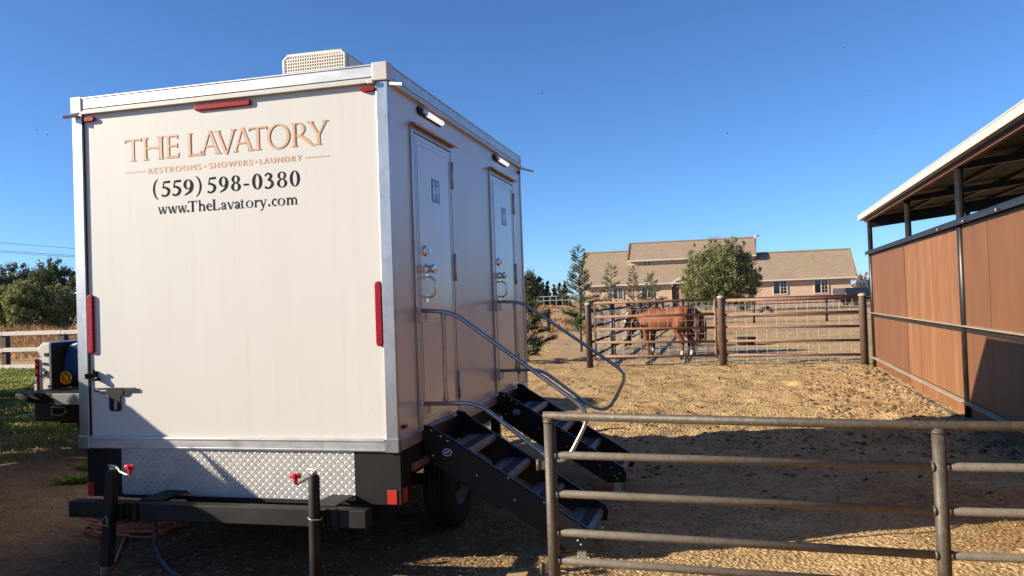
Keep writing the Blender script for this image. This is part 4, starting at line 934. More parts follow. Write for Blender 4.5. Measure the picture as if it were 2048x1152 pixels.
mb = MB(); mb.tube([(-.36,0,.20), (-.40,0,.26), (-.36,0,.27)], .012, 6); mb.build('tub_handle', RUBBER, tb)
ty = thing('half_buried_tyre', 'black tyre half buried upright in the bank before the house', 'tyre', V3(17.2, 54.3, gz(17.2, 54.3)))
mb = MB(); mb.tube([(.38*math.cos(a), 0, .38*math.sin(a)-.02) for a in [2*PI*i/28 for i in range(28)]], .13, 10, closed=True); mb.build('tyre_ring', RUBBER, ty)

# lone post behind the near conifers
post(V3(1.97, 44.4), 1.32, .09, 'fence_post', 'lone grey post standing in the dry field beside the trailer edge', PIPE_BLK, False)

# ------------------------------------------------------------------ open sided barn on the right
bA = V3(8.106, 18.079); bw = Vector((-.27963, -.96011, 0)); bn = Vector((.96011, -.27963, 0))
B = thing('open_barn', 'open sided barn with brown sheet wall, black posts and low pitched metal roof', 'barn', bA)
B.rotation_euler = (0, 0, math.atan2(bw.y, bw.x))     # local x runs along the wall towards the camera, local -y ... see below
# local frame: x along wall, y = left of x.  bn must be -y or +y
lyv = Vector((-bw.y, bw.x, 0)); SG = 1 if lyv.dot(bn) > 0 else -1          # inward = SG * y
def bx(mb, x0, x1, i0, i1, z0, z1, m=0):
    y0, y1 = sorted((SG*i0, SG*i1)); return mb.box(x0, x1, y0, y1, z0, z1, m)
WL = 26.
seams = [.13, 3.96, 5.06, 7.86, 9.08, 11.8, 13.0, 15.7, 16.9, 19.6, 20.8, 23.4, WL]
for i in range(len(seams)-1):
    a, b = seams[i]+.006, seams[i+1]-.006
    if seams[i] in (.13, 3.96, 7.86, 11.8, 15.7, 19.6): a += .03
    m = BROWN2 if i in (1, 2) else BROWN
    for z0, z1 in ((1.215, 2.50), (.235, 1.135), (-.03, .175)):
        mb = MB()
        if z0 < 0: bx(mb, a, b, .03, .042, z0, z1)
        else:
            def fn(u, v, a=a, b=b, z0=z0, z1=z1):
                X_ = a+(b-a)*u; Z_ = z0+(z1-z0)*v; bow = .006*math.sin(u*PI)*math.sin(v*PI) + .004*(float(vnoise(X_*1.0, Z_*1.0, .33, 71))-.5)
                return (X_, SG*(.022-bow), Z_)
            mb.grid(fn, 10, 6)
            bx(mb, a, b, .030, .034, z0, z1)
        mb.build('wall_sheet', m, B)
for k in range(7):
    xx = .10+3.91*k
    io = .10 if k == 1 else .02
    mb = MB(); mb.cyl((xx, SG*io, -.1), (xx, SG*io, 3.30), .052, n=14); mb.build('post', PIPE_BLK, B)
    if k > 1:
        for zz in (.35, .62, .85, 1.0): pass
def angle_iron(z, dep, hgt, name):
    mb = MB(); bx(mb, -.05, WL, -dep, .025, z-.006, z); mb.build(name, ANGLE, B); mb = MB(); bx(mb, -.05, WL, .006, .016, z-hgt, z-.0065); mb.build(name+'_web', PIPE_BLK, B)
mb = MB(); bx(mb, -.12, WL, -.075, .06, 2.592, 2.60); bx(mb, -.12, WL, -.07, -.06, 2.525, 2.5915); bx(mb, .0, WL, .008, .05, 2.49, 2.5915); mb.build('top_rail', PIPE_BLK, B)
angle_iron(1.222, .085, .09, 'middle_rail'); angle_iron(.222, .075, .05, 'bottom_rail')
for k in range(5):
    xx = 7.1+k*1.37
    mb = MB(); mb.tube([(xx, -SG*.06, 2.545), (xx+.05, -SG*.10, 2.548), (xx+.07, -SG*.105, 2.53)], .009, 6); mb.build('hook', ANGLE, B)
# roof: eave beam, rafters, purlins, corrugated sheet, gutter
SL = .105
def rz(i): return 3.405+SL*i
mb = MB(); bx(mb, -.3, WL, -.03, .03, 3.285, 3.325); mb.build('eave_beam', BEAMO, B)
mb = MB(); bx(mb, -.3, WL, -.045, .045, 3.328, 3.375); mb.build('eave_purlin', PIPE_BLK, B)
for k in range(7):
    xx = .10+3.91*k; mb = MB()
    y0, y1 = 0.06, 9.5
    mb.bar((xx, SG*y0, rz(y0)-.10), (xx, SG*y1, rz(y1)-.10), .035, .05); mb.build('rafter', PIPE_BLK, B)
for i in range(1, 12):
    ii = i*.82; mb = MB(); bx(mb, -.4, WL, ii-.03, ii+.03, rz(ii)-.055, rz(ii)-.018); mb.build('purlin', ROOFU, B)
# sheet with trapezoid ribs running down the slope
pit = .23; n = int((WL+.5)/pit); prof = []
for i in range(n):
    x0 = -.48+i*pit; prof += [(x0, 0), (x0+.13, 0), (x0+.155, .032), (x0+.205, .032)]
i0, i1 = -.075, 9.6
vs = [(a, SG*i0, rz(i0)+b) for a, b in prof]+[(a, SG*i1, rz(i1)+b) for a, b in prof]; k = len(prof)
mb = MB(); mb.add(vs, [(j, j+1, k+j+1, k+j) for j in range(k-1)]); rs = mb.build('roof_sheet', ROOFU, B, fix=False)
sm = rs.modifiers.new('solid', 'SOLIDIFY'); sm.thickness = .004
mb = MB()
for (a, b) in ((-.52, 4.9), (4.905, 8.7), (8.705, 13.5), (13.505, 19.), (19.005, WL)):
    bx(mb, a, b, -.145, -.137, 3.345, 3.462); bx(mb, a, b, -.137, -.062, 3.345, 3.352); bx(mb, a, b, -.152, -.1455, 3.448, 3.462)
for xx in (2.6, 4.9, 7.0, 8.7, 11.2): bx(mb, xx-.02, xx+.02, -.149, -.1455, 3.35, 3.447)
mb.build('gutter', GUTTER, B)
mb = MB(); mb.bar((-.45, -SG*.05, 3.39), (-.45, SG*9.5, rz(9.5)-.02), .012, .055); mb.build('rake_trim', PIPE_BLK, B)
mb = MB(); mb.bar((.1, SG*.05, 3.20), (.1, SG*9.5, 3.22+SL*9.5), .05, .07); mb.build('end_beam', PIPE_BLK, B)
for ii in (2.0, 9.4):
    mb = MB(); mb.cyl((.1, SG*ii, -.1), (.1, SG*ii, rz(ii)-.1), .05, n=12); mb.build('post', PIPE_BLK, B)
mb = MB(); mb.cyl((11.8, SG*9.4, -.1), (11.8, SG*9.4, rz(9.4)-.1), .05, n=12); mb.build('post', PIPE_BLK, B)
mb = MB(); bx(mb, .15, WL, 9.43, 9.45, 0, 2.6); mb.build('rear_wall', BROWN, B)
# hose along the barn foot
hp = []
for (u, v) in [(1660,741),(1742,742),(1775,752),(1800,770),(1830,789),(1870,812),(1925,838),(1960,868),(2000,892),(2048,918),(2120,950)]:
    D = fwd + rt*((u-1024)/F_PX) - up*((v-576)/F_PX); q = D*(-CAM_H/D.z); hp.append(V3(q.x, q.y, gz(q.x, q.y)+.014))
MB().tube(smooth_path(hp, .4, 4), .013, 8).build('garden_hose', mat('grey_hose', (.12,.12,.11), (.08,.075,.07), 5, 3, .5)); h_ = bpy.data.objects['garden_hose']; tag(h_, 'dark grey hose lying along the foot of the brown barn wall', 'hose')

# ------------------------------------------------------------------ white rail fence on the left
F0, F1 = V3(-18.1, 28.4), V3(-10., 26.6); eW = (F1-F0).normalized()
WOOD = mat('weathered_white_rail', (.66,.62,.55), (.50,.45,.38), 3, 6, .75, stretch=(.6,1,6), c3=(.22,.17,.12), s3=4., lo3=.62, hi3=.78)
POSTB = mat('dark_timber_post', (.055,.036,.026), (.035,.024,.018), 4, 5, .8)
g = thing('rail_fence', 'weathered white three rail fence with dark timber posts', 'fence', F0)
for k in range(-4, 6):
    q = eW*(k*2.44-.05); z = gz(F0.x+q.x, F0.y+q.y)
    mb = MB(); nrm = Vector((-eW.y, eW.x, 0)); mb.obox(q+V3(0,0,z+.64)+nrm*.13, eW*.10, nrm*.10, V3(0,0,.72)); mb.build('post', POSTB, g, .01)
    for zz in (1.248, .665, .08):
        mb = MB(); mb.obox(q+eW*1.22+V3(0,0,z*.3+zz+.01*R.uniform(-1, 1)), eW*1.212, nrm*.022, V3(0,0,.072)); mb.build('rail', WOOD, g, .006)

# ------------------------------------------------------------------ pickups
GLASS = mat('dark_glass', (.015,.018,.020), None, rough=.05, spec=.6, coat=.5)
def pickup(name, label, loc, rz_, paint, group, open_gate, liner):
    t_ = thing(name, label, 'pickup truck', loc, rz_, group)
    hw = .98
    # cab and front as a loft over stations (y, list of half section points x,z)
    def sect(zlo, zsh, zro, xb, xr): return [(xb*.93, zlo), (xb, zlo+.12), (xb, zsh-.12), (xb*.985, zsh), (xr+.02, zro-.10), (xr-.10, zro), (0, zro+.015)]
    st = [(1.99, .50, 1.44, 1.98, hw, .80), (2.25, .50, 1.44, 2.06, hw, .84), (3.5, .50, 1.42, 2.07, hw, .84), (3.85, .50, 1.38, 1.98, hw, .82), (4.35, .50, 1.26, 1.33, hw, .86), (5.3, .50, 1.20, 1.24, hw*.98, .84), (5.62, .50, 1.06, 1.12, hw*.92, .75), (5.70, .52, .95, 1.0, hw*.86, .65)]
    mb = MB(); rows = []
    for y, zl, zs_, zr, xb, xr in st:
        h_ = sect(zl, zs_, zr, xb, xr); rows.append([(-a, y, b) for a, b in h_] + [(a, y, b) for a, b in h_[::-1][1:]])
    n = len(rows[0]); vs = [v for r_ in rows for v in r_]; fs = [(i*n+j, i*n+j+1, (i+1)*n+j+1, (i+1)*n+j) for i in range(len(rows)-1) for j in range(n-1)] + [tuple(range(n)), tuple(range((len(rows)-1)*n, len(rows)*n))[::-1]] + [(i*n, (i+1)*n, (i+1)*n+n-1, i*n+n-1) for i in range(len(rows)-1)]
    mb.add(vs, fs, 0, False); cab = mb.build('cab', paint, t_, .03)
    # bed sides with rounded top and tail pillar
    for s_ in (-1, 1):
        prof = [(.90, .55), (.965, .62), (hw, .80), (hw, 1.20), (.965, 1.36), (.92, 1.44), (.86, 1.445), (.80, 1.44), (.80, .84), (.86, .60)]
        prof = [(s_*a, b) for a, b in prof]
        mb = MB(); mb.prism(prof, lambda a, b, d: (a, d, b), .02, 1.96); mb.build('bed_side', paint, t_, .012)
        mb = MB(); mb.prism([(s_*.955, .82), (s_*.955, 1.36), (s_*.90, 1.425), (s_*.79, 1.43), (s_*.79, .82)], lambda a, b, d: (a, d, b), -.012, .019); pil = mb.build('tail_pillar', mat('pillar_white', (.72,.70,.66), None, rough=.35) if liner else paint, t_, .008)
        mb = MB(); mb.box(s_*.83-.03, s_*.83+.03, -.02, -.0125, 1.27, 1.31); mb.box(s_*.85-.022, s_*.85+.022, -.03, -.0125, 1.17, 1.19); mb.bar((s_*.87, -.02, 1.02), (s_*.82, -.03, 1.08), .01, .014); mb.box(s_*.80-.02, s_*.80+.03, -.02, -.0125, .88, .91); mb.build('striker', DARKP, pil)
        mb = MB(); xs = sorted((s_*.935, s_*(hw+.008))); mb.box(xs[0], xs[1], -.030, .12, .80, 1.24); tl = mb.build('tail_light', REDL, t_, .012)
        mb = MB(); xs = sorted((s_*.955, s_*(hw+.012))); mb.box(xs[0], xs[1], -.036, .06, .84, .93); mb.box(xs[0], xs[1], -.036, .06, .945, 1.02); mb.build('lens', mat('clear_lens', (.6,.6,.58), None, rough=.2, coat=.5), tl, .006)
    bl = BLACKP
    mb = MB(); mb.box(-.795, .795, .0, 1.955, .83, .87); mb.box(-.795, -.775, .02, 1.955, .871, 1.43); mb.box(.775, .795, .02, 1.955, .871, 1.43); mb.box(-.774, .774, 1.93, 1.955, .871, 1.44)
    for k in range(11): mb.box(-.7+k*.14-.02, -.7+k*.14+.02, .05, 1.93, .8705, .882)
    mb.build('bed_liner', bl, t_)
    # tailgate
    if open_gate:
        mb = MB(); pts = [(-.775, .0), (.775, .0), (.775, -.045), (.55, -.11), (.2, -.135), (-.2, -.135), (-.55, -.11), (-.775, -.045)]
        mb.prism(pts, lambda a, b, d: (a, d, .865+b), -.60, -.03); tg = mb.build('tailgate', paint, t_, .01)
        mb = MB(); mb.box(-.76, .02, -.598, -.04, .8655, .874); mb.prism([(-.77, -.004), (-.30, -.004), (-.33, -.04), (-.27, -.07), (-.25, -.128), (-.27, -.129), (-.55, -.104), (-.77, -.043)], lambda a, b, d: (a, d, .865+b), -.606, -.6005); mb.build('tailgate_liner', bl, tg)
        mb = MB()
        for k in range(4): mb.cyl((-.7+k*.13, -.608, .865-.02-.09*(k % 2)), (-.7+k*.13, -.6062, .865-.02-.09*(k % 2)), .008, n=8)
        mb.build('tailgate_bolts', ZINC, tg)
        for s_ in (-1, 1): mb = MB(); mb.tube([(s_*.83, -.02, 1.08), (s_*.79, -.45, .87)], .006, 6); mb.build('tailgate_cable', DARKP, t_)
    else:
        mb = MB(); mb.box(-.79, .79, -.05, .0, .84, 1.43); tg = mb.build('tailgate', paint, t_, .015)
    mb = MB(); mb.prism([(-.98, .02), (-.93, -.12), (-.55, -.20), (.55, -.20), (.93, -.12), (.98, .02)], lambda a, b, d: (a, b, d), .48, .715); bp_ = mb.build('bumper', mat('dark_bumper', (.03,.03,.032), None, rough=.4), t_, .03)
    for s_ in (-1, 1): mb = MB(); mb.tube([(s_*.62, -.205, .66), (s_*.44, -.21, .66), (s_*.42, -.21, .60), (s_*.5, -.21, .56), (s_*.62, -.205, .57)], .012, 6, closed=True); mb.build('bumper_step', ZINC, bp_)
    mb = MB(); mb.box(-.75, .75, .1, 5.3, .42, .56); mb.build('chassis', BLACKP, t_)
    for s_ in (-1, 1):
        mb = MB(); mb.add([(s_*(.987), 2.12, 1.40), (s_*.987, 3.78, 1.36), (s_*.872, 3.6, 1.92), (s_*.872, 2.2, 1.92)], [(0,1,2,3)]); mb.build('side_window', GLASS, t_)
        for yy in (1.05, 4.75): wheel(s_*.86, yy, .38, .38, s_, t_, wd=.26, rimr=.22)
    mb = MB(); mb.add([(-.78, 1.984, 1.44), (.78, 1.984, 1.44), (.70, 1.984, 1.80), (-.70, 1.984, 1.80)], [(0,1,2,3)]); mb.build('rear_window', GLASS, t_)
    mb = MB(); mb.add([(-.84, 4.30, 1.37), (.84, 4.32, 1.39), (.76, 3.90, 1.92), (-.76, 3.90, 1.92)], [(0,1,2,3)]); mb.build('windscreen', GLASS, t_)
    return t_
TAILP = V3(-4.99, 9.83)
pk = pickup('pickup_truck', 'silver white pickup with tailgate down and dark bed liner left of the trailer', V3(TAILP.x, TAILP.y, gz(TAILP.x, TAILP.y)), math.radians(-9), mat('silver_paint', (.42,.43,.44), None, rough=.25, metal=.3, coat=.6), None, True, True)
pk2 = pickup('pickup_truck', 'dark grey pickup parked before the house at the barn corner', V3(27.2, 66.5, gz(27.2, 66.5)), math.radians(-82), mat('slate_paint', (.035,.04,.055), None, rough=.3, coat=.5), None, False, False)

# portable generator standing in the bed
BLUEP = mat('generator_blue', (.018,.085,.25), (.015,.07,.21), 4, 3, .3, coat=.3)
YEL = mat('yellow_wheel', (.75,.36,.015), None, rough=.4)
gw = TAILP + Vector((math.cos(math.radians(-9)), math.sin(math.radians(-9)), 0))*(-.575) + Vector((math.sin(math.radians(9)), math.cos(math.radians(9)), 0))*.20
gen = thing('generator', 'blue portable generator with yellow spoked wheels in the pickup bed', 'generator', V3(gw.x, gw.y, .883+gz(TAILP.x, TAILP.y)), math.radians(-9))
pts = []
for a, b in [(-.20,.04),(-.20,.30),(-.17,.44),(-.10,.52),(.0,.545),(.10,.52),(.17,.44),(.20,.30),(.20,.04)]: pts.append((a, b))
mb = MB(); mb.prism(pts, lambda a, b, d: (a, d, b), .0, .60); mb.build('housing', BLUEP, gen, .03)
mb = MB()
for k in range(15): mb.box(-.222, -.195, -.015, .07, .10+k*.026, .112+k*.026)
mb.build('fins', DARKP, gen)
mb = MB(); mb.prism([(-.21,.04),(-.215,.3),(-.18,.45),(-.20,.45),(-.235,.30),(-.23,.04)], lambda a, b, d: (a, d, b), -.01, .61); mb.build('side_guard', DARKP, gen)
for (a, b) in ((-.11,.44),(-.14,.16)): MB().cyl((a, -.012, b), (a, -.0, b), .012, n=8).build('bolt', DARKP, gen)
for (xx, yy) in ((-.13, -.03), (.13, -.03), (-.13, .63), (.13, .63)):
    s_ = -1 if yy < 0 else 1
    Wg = MB().lathe([(-.02,.085),(-.02,.098),(.02,.098),(.02,.085)], (xx, yy, .098), (0,s_,0), 24).build('wheel', RUBBER, gen)
    mb = MB(); mb.lathe([(-.015,.086),(.022,.086),(.022,.068),(-.015,.068)], (xx, yy, .098), (0,s_,0), 24); mb.lathe([(.0,.024),(.026,.022),(.028,0)], (xx, yy, .098), (0,s_,0), 14)
    for k in range(6): a = k*PI/3; mb.bar((xx+.02*math.cos(a), yy+s_*.012, .098+.02*math.sin(a)), (xx+.074*math.cos(a), yy+s_*.012, .098+.074*math.sin(a)), .010, .010, (0,1,0))
    mb.build('hub', YEL, Wg)
mb = MB(); mb.tube(smooth_path([(-.12,.30,.50),(-.12,.30,.575),(.12,.30,.575),(.12,.30,.50)], .05), .014, 8); mb.build('carry_handle', DARKP, gen)

# ------------------------------------------------------------------ cords and hoses
def gpix(u, v, dz=.012):
    D = fwd + rt*((u-1024)/F_PX) - up*((v-576)/F_PX); q = D*(-CAM_H/D.z); return V3(q.x, q.y, float(ground_z(q.x, q.y, True))+dz)
cc = gpix(268, 1062); pts = []
for k in range(150):
    a = k*2*PI/27.; rr = .34+.05*math.sin(k*.9)+.03*math.sin(k*.23)
    q = cc + V3(rr*1.0*math.cos(a)+.06*math.sin(k*.11), rr*.62*math.sin(a)+.05*math.cos(k*.13)); pts.append(V3(q.x, q.y, float(ground_z(q.x, q.y, True))+.014+.0006*k))
for (u, v) in ((300,1068),(285,1052),(260,1062),(245,1090),(234,1118),(222,1140),(205,1135),(203,1150),(214,1168),(180,1200)): pts.append(gpix(u, v))
cord = MB().tube(smooth_path(pts, .05, 2), .0105, 8).build('extension_cord', mat('orange_cord', (.52,.15,.05), (.44,.12,.045), 8, 3, .5)); tag(cord, 'coiled orange cord on the dirt under the trailer rear beam', 'cord')
hb = tw(-1.42, -.12, .40); q1 = gpix(312, 1105); q2 = gpix(322, 1128); q3 = gpix(345, 1150); q4 = gpix(420, 1190)
hs = MB().tube(smooth_path([tw(-1.47, .35, .60), tw(-1.47, .0, .56), Vector((q1.x, q1.y, .34)), q1+V3(-.005, 0, .06), q2+V3(0,0,.02), q3+V3(0,0,.012), q4+V3(0,0,.012)], .12), .0175, 10).build('drain_hose', mat('slate_hose', (.035,.05,.075), (.03,.042,.062), 5, 2, .45)); tag(hs, 'slate blue drain hose hanging behind the rear beam to the ground', 'hose')
gh = MB().tube(smooth_path([gpix(-60, 848), gpix(0, 838), gpix(40, 832), gpix(80, 827), gpix(140, 826), gpix(230, 812)], .3), .016, 8).build('garden_hose', mat('pale_hose', (.55,.56,.52), None, rough=.5)); tag(gh, 'pale thin hose stretched across the grass below the pickup tailgate', 'hose')
# broken board end by the fence foot
q = gpix(1030, 1168, 0); pl_ = thing('broken_board', 'short splintered board end lying on dirt left of the front fence post', 'board', (q.x, q.y, q.z+.005), math.radians(75))
mb = MB(); top = [(-.35, .0)] ; pts = [(-.30,-.06),(.10,-.06)] + [(.10+.03*R.random(), -.06+.12*i/9) for i in range(1, 9)] + [(.10,.06),(-.30,.06)]
mb.prism(pts, lambda a, b, d: (a, b, d+.03*(a+.3)), .0, .035); mb.build('plank', mat('fresh_wood', (.52,.34,.17), (.40,.25,.12), 8, 5, .8, stretch=(1,6,6)), pl_)

# ------------------------------------------------------------------ horses
CHEST = mat('chestnut_coat', (.225,.072,.030), (.165,.050,.021), 2.2, 4, .62, spec=.22, c3=(.27,.10,.045), s3=1.4)
CHEST2 = mat('dark_chestnut_coat', (.085,.030,.016), (.06,.022,.012), 2.2, 4, .65, spec=.2)
BLAZE = mat('white_hair', (.70,.66,.58), None, rough=.7)
HOOF = mat('hoof', (.07,.055,.045), None, rough=.6)
MANE = mat('mane_hair', (.075,.028,.014), (.05,.02,.011), 20, 4, .6, stretch=(6,1,1))
def remeshed(mb, voxel, name, mats, parent, paint):
    o = mb.build('tmp', mats, None); r_ = o.modifiers.new('r', 'REMESH'); r_.mode = 'VOXEL'; r_.voxel_size = voxel
    s_ = o.modifiers.new('s', 'SMOOTH'); s_.iterations = 7; s_.factor = .5
    bpy.context.view_layer.update(); dg = bpy.context.evaluated_depsgraph_get(); me = bpy.data.meshes.new_from_object(o.evaluated_get(dg)); bpy.data.objects.remove(o)
    me.materials.clear(); [me.materials.append(m) for m in mats]; me.name = name
    for p_ in me.polygons: p_.use_smooth = True; p_.material_index = paint(p_.center)
    o = bpy.data.objects.new(name, me); COL.objects.link(o); o.parent = parent; return o
def horse(label, loc, rz_, coat, graze, sock, group):
    H = thing('horse', label, 'horse', loc, rz_, group)
    mb = MB(); E = (1., 1.)
    # trunk: stations along y (0 = middle), radii (half width, half height)
    tr = [(-.86,1.22,.10,.12),(-.80,1.22,.20,.21),(-.62,1.20,.27,.28),(-.40,1.17,.275,.29),(-.10,1.11,.285,.30),(.20,1.08,.275,.315),(.45,1.09,.245,.325),(.62,1.12,.20,.28),(.76,1.14,.12,.18)]
    mb.tube([(0,y,z) for y,z,a,b in tr], [1.]*len(tr), 18, sq=[(a,b) for y,z,a,b in tr])
    mb.ball((0,.42,1.34), .16, 10, sc=(.6,1.4,.8))                                     # withers
    for s_ in (-1, 1):
        mb.ball((s_*.17,-.58,1.12), .22, 12, sc=(.62,1.05,1.35))                         # haunch
        mb.ball((s_*.15,.50,1.02), .17, 10, sc=(.62,1.0,1.5))                            # shoulder
    if not graze: nk = [(0,.50,1.18,.15,.28),(-.01,.72,1.24,.12,.215),(-.05,.90,1.29,.095,.165),(-.10,1.00,1.31,.085,.13)]
    else: nk = [(0,.52,1.14,.15,.26),(0,.80,1.05,.115,.20),(0,1.04,.90,.09,.155),(0,1.18,.78,.08,.13)]
    mb.tube([q[:3] for q in nk], [1.]*4, 14, sq=[(q[3],q[4]) for q in nk])
    P0 = Vector(nk[-1][:3]); hd = (Vector((-.40,.26,-.80)) if not graze else Vector((.02,.42,-.91))).normalized()
    hw = [(-.06,.075,.10),(.05,.088,.135),(.18,.082,.125),(.32,.062,.092),(.45,.055,.072),(.53,.052,.064),(.575,.035,.045)]
    mb.tube([P0+hd*d for d,a,b in hw], [1.]*7, 14, sq=[(a,b) for d,a,b in hw])
    up_ = (Vector((0,0,1)) - hd*hd.z).normalized(); sd = hd.cross(up_).normalized()
    for s_ in (-1, 1):
        e0 = P0-hd*.04+sd*s_*.055+up_*.06; mb.tube([e0, e0-hd*.06+up_*.07+sd*s_*.015, e0-hd*.12+up_*.10+sd*s_*.02], [.032,.034,.006], 8)
        mb.ball(tuple(P0+hd*.14+sd*s_*.072+up_*.05), .024, 6)
    # legs: y offset, hip z, joints
    fo = {1: .05, -1: -.06}; ho = {1: -.05, -1: .10}
    for s_ in (-1, 1):
        y = .50; f = fo[s_]
        mb.tube([(s_*.15,y,1.02),(s_*.155,y+.02,.82),(s_*.15,y+.02+f*.4,.62),(s_*.145,y+.03+f*.7,.50),(s_*.145,y+.02+f,.44),(s_*.14,y+.01+f,.22),(s_*.14,y+.02+f,.14),(s_*.14,y+.05+f,.085),(s_*.14,y+.07+f,.03),(s_*.14,y+.075+f,.0)], [.135,.105,.075,.058,.056,.040,.048,.040,.058,.064], 12)
        y = -.58; f = ho[s_]
        mb.tube([(s_*.17,y-.02,1.05),(s_*.17,y+.08,.86),(s_*.16,y+.06+f*.4,.72),(s_*.15,y-.09+f*.7,.57),(s_*.145,y-.15+f,.50),(s_*.145,y-.14+f,.42),(s_*.14,y-.12+f,.22),(s_*.14,y-.11+f,.145),(s_*.14,y-.08+f,.085),(s_*.14,y-.06+f,.03),(s_*.14,y-.055+f,.0)], [.19,.155,.105,.068,.062,.052,.042,.050,.042,.058,.064], 12)
    def paint(c):
        if c.z < .065: return 2
        if c.y < 0 and sock and c.z < .24: return 1
        if c.y > 0 and sock > 1 and c.z < .20 and c.y < 1: return 1
        d = c - P0; a = d.dot(hd)
        if .06 < a < .50 and d.dot(up_) > .015 and abs(d.dot(sd)) < .048 - .02*a: return 1
        if a > .50 and c.y > .6 : return 3 if d.dot(up_) < .02 else 0
        return 0
    bd = remeshed(mb, .021, 'body', [coat, BLAZE, HOOF, MANE], H, paint)
    # mane, forelock, tail
    rg = np.random.default_rng(5); C_ = []; D_ = []
    for q in range(len(nk)-1):
        a, b = nk[q], nk[q+1]
        for k in range(46):
            t_ = rg.random(); c = Vector(a[:3])*(1-t_)+Vector(b[:3])*t_; top = a[4]*(1-t_)+b[4]*t_
            ax = (Vector(b[:3])-Vector(a[:3])).normalized(); un = (Vector((0,0,1))-ax*ax.z).normalized()
            dd = rg.random()*.12; C_.append(c+un*(top-dd*.7)+Vector((-.05-.55*dd*1.2,0,-.02))); D_.append(Vector((-.35,.1*rg.normal(),-1)))
    cards('mane', np.array([list(v) for v in C_]), np.array([list(v) for v in D_]), .15, .018, MANE, H, rng=rg)
    n = 260; t_ = rg.random(n)**.8; ph = rg.random(n)*2*PI; rr = (.035+.05*np.sin(t_*PI*.85))
    base = np.stack([rr*np.cos(ph), -.90-.09*np.sin(np.minimum(t_*3, 1)*PI/2)-.03*t_+rr*np.sin(ph), 1.26-.78*t_+.0*ph], 1)
    cards('tail', base, np.stack([.10*rg.normal(size=n), -.35*(t_ < .15)-.05+.1*rg.normal(size=n), -np.ones(n)], 1), .22, .016, MANE if coat is CHEST2 else mat('tail_hair', (.16,.055,.025), None, rough=.6), H, rng=rg)
    # halter
    mb = MB()
    for d, k in ((.10, 1.06), (.38, 1.12)):
        a, b = (.087*k, .135*k) if d < .2 else (.060*k, .085*k)
        mb.tube([P0+hd*d+sd*a*math.cos(q)+up_*b*math.sin(q) for q in [2*PI*i/16 for i in range(16)]], .010, 6, closed=True)
    for s_ in (-1, 1): mb.tube([P0+hd*.10+sd*s_*.094, P0+hd*.38+sd*s_*.068], .009, 6)
    mb.build('halter', DARKP, H)
    return H
hz_ = math.atan2(.64, -.77) - PI/2
horse('chestnut horse with white blazed face and halter turned left behind the gate', V3(4.24, 22.45, gz(4.2, 22.4)), hz_, CHEST, False, 1, 'chestnut horses behind the pen gate')
horse('darker chestnut horse grazing with head low behind the nearer horse', V3(4.66, 23.9, gz(4.7, 23.9)), math.atan2(.45, -.89)-PI/2, CHEST2, True, 2, 'chestnut horses behind the pen gate')

# ------------------------------------------------------------------ the house
TILE = bpy.data.materials.new('roof_tile'); TILE.use_nodes = True
t = TILE.node_tree; N = t.nodes; L = t.links; p = N['Principled BSDF']; p.inputs['Roughness'].default_value = .85
tc = N.new('ShaderNodeTexCoord'); br = N.new('ShaderNodeTexBrick'); br.inputs['Scale'].default_value = 1; br.inputs['Brick Width'].default_value = .33; br.inputs['Row Height'].default_value = .36; br.inputs['Mortar Size'].default_value = .018; br.inputs['Bias'].default_value = -.1
br.inputs['Color1'].default_value = (.35,.265,.185,1); br.inputs['Color2'].default_value = (.32,.24,.167,1); br.inputs['Mortar'].default_value = (.235,.17,.115,1)
L.new(tc.outputs['UV'], br.inputs[0]); nz = N.new('ShaderNodeTexNoise'); nz.inputs['Scale'].default_value = 1.2; L.new(tc.outputs['Object'], nz.inputs[0])
mx = N.new('ShaderNodeMix'); mx.data_type = 'RGBA'; mx.blend_type = 'MULTIPLY'; mx.inputs[0].default_value = .35; L.new(br.outputs[0], mx.inputs[6]); L.new(nz.outputs[1], mx.inputs[7]); L.new(mx.outputs[2], p.inputs[0])
SIDING = mat('tan_siding', (.56,.40,.28), (.52,.37,.255), 1.5, 4, .7)
BRICK = mat('pale_brick', (.36,.20,.145), (.44,.27,.20), 9, 5, .8, c3=(.25,.13,.09), s3=14., stretch=(1,1,2.5))
TRIM = mat('cream_trim', (.62,.55,.46), None, rough=.5)
hx = V3(.9691, -.2466); E0 = V3(7.77, 88.0)
HZ = .55
Hs = thing('ranch_house', 'long tan ranch house with tiled gable roofs and raised middle storey', 'house', V3(E0.x, E0.y, 0), math.atan2(hx.y, hx.x))
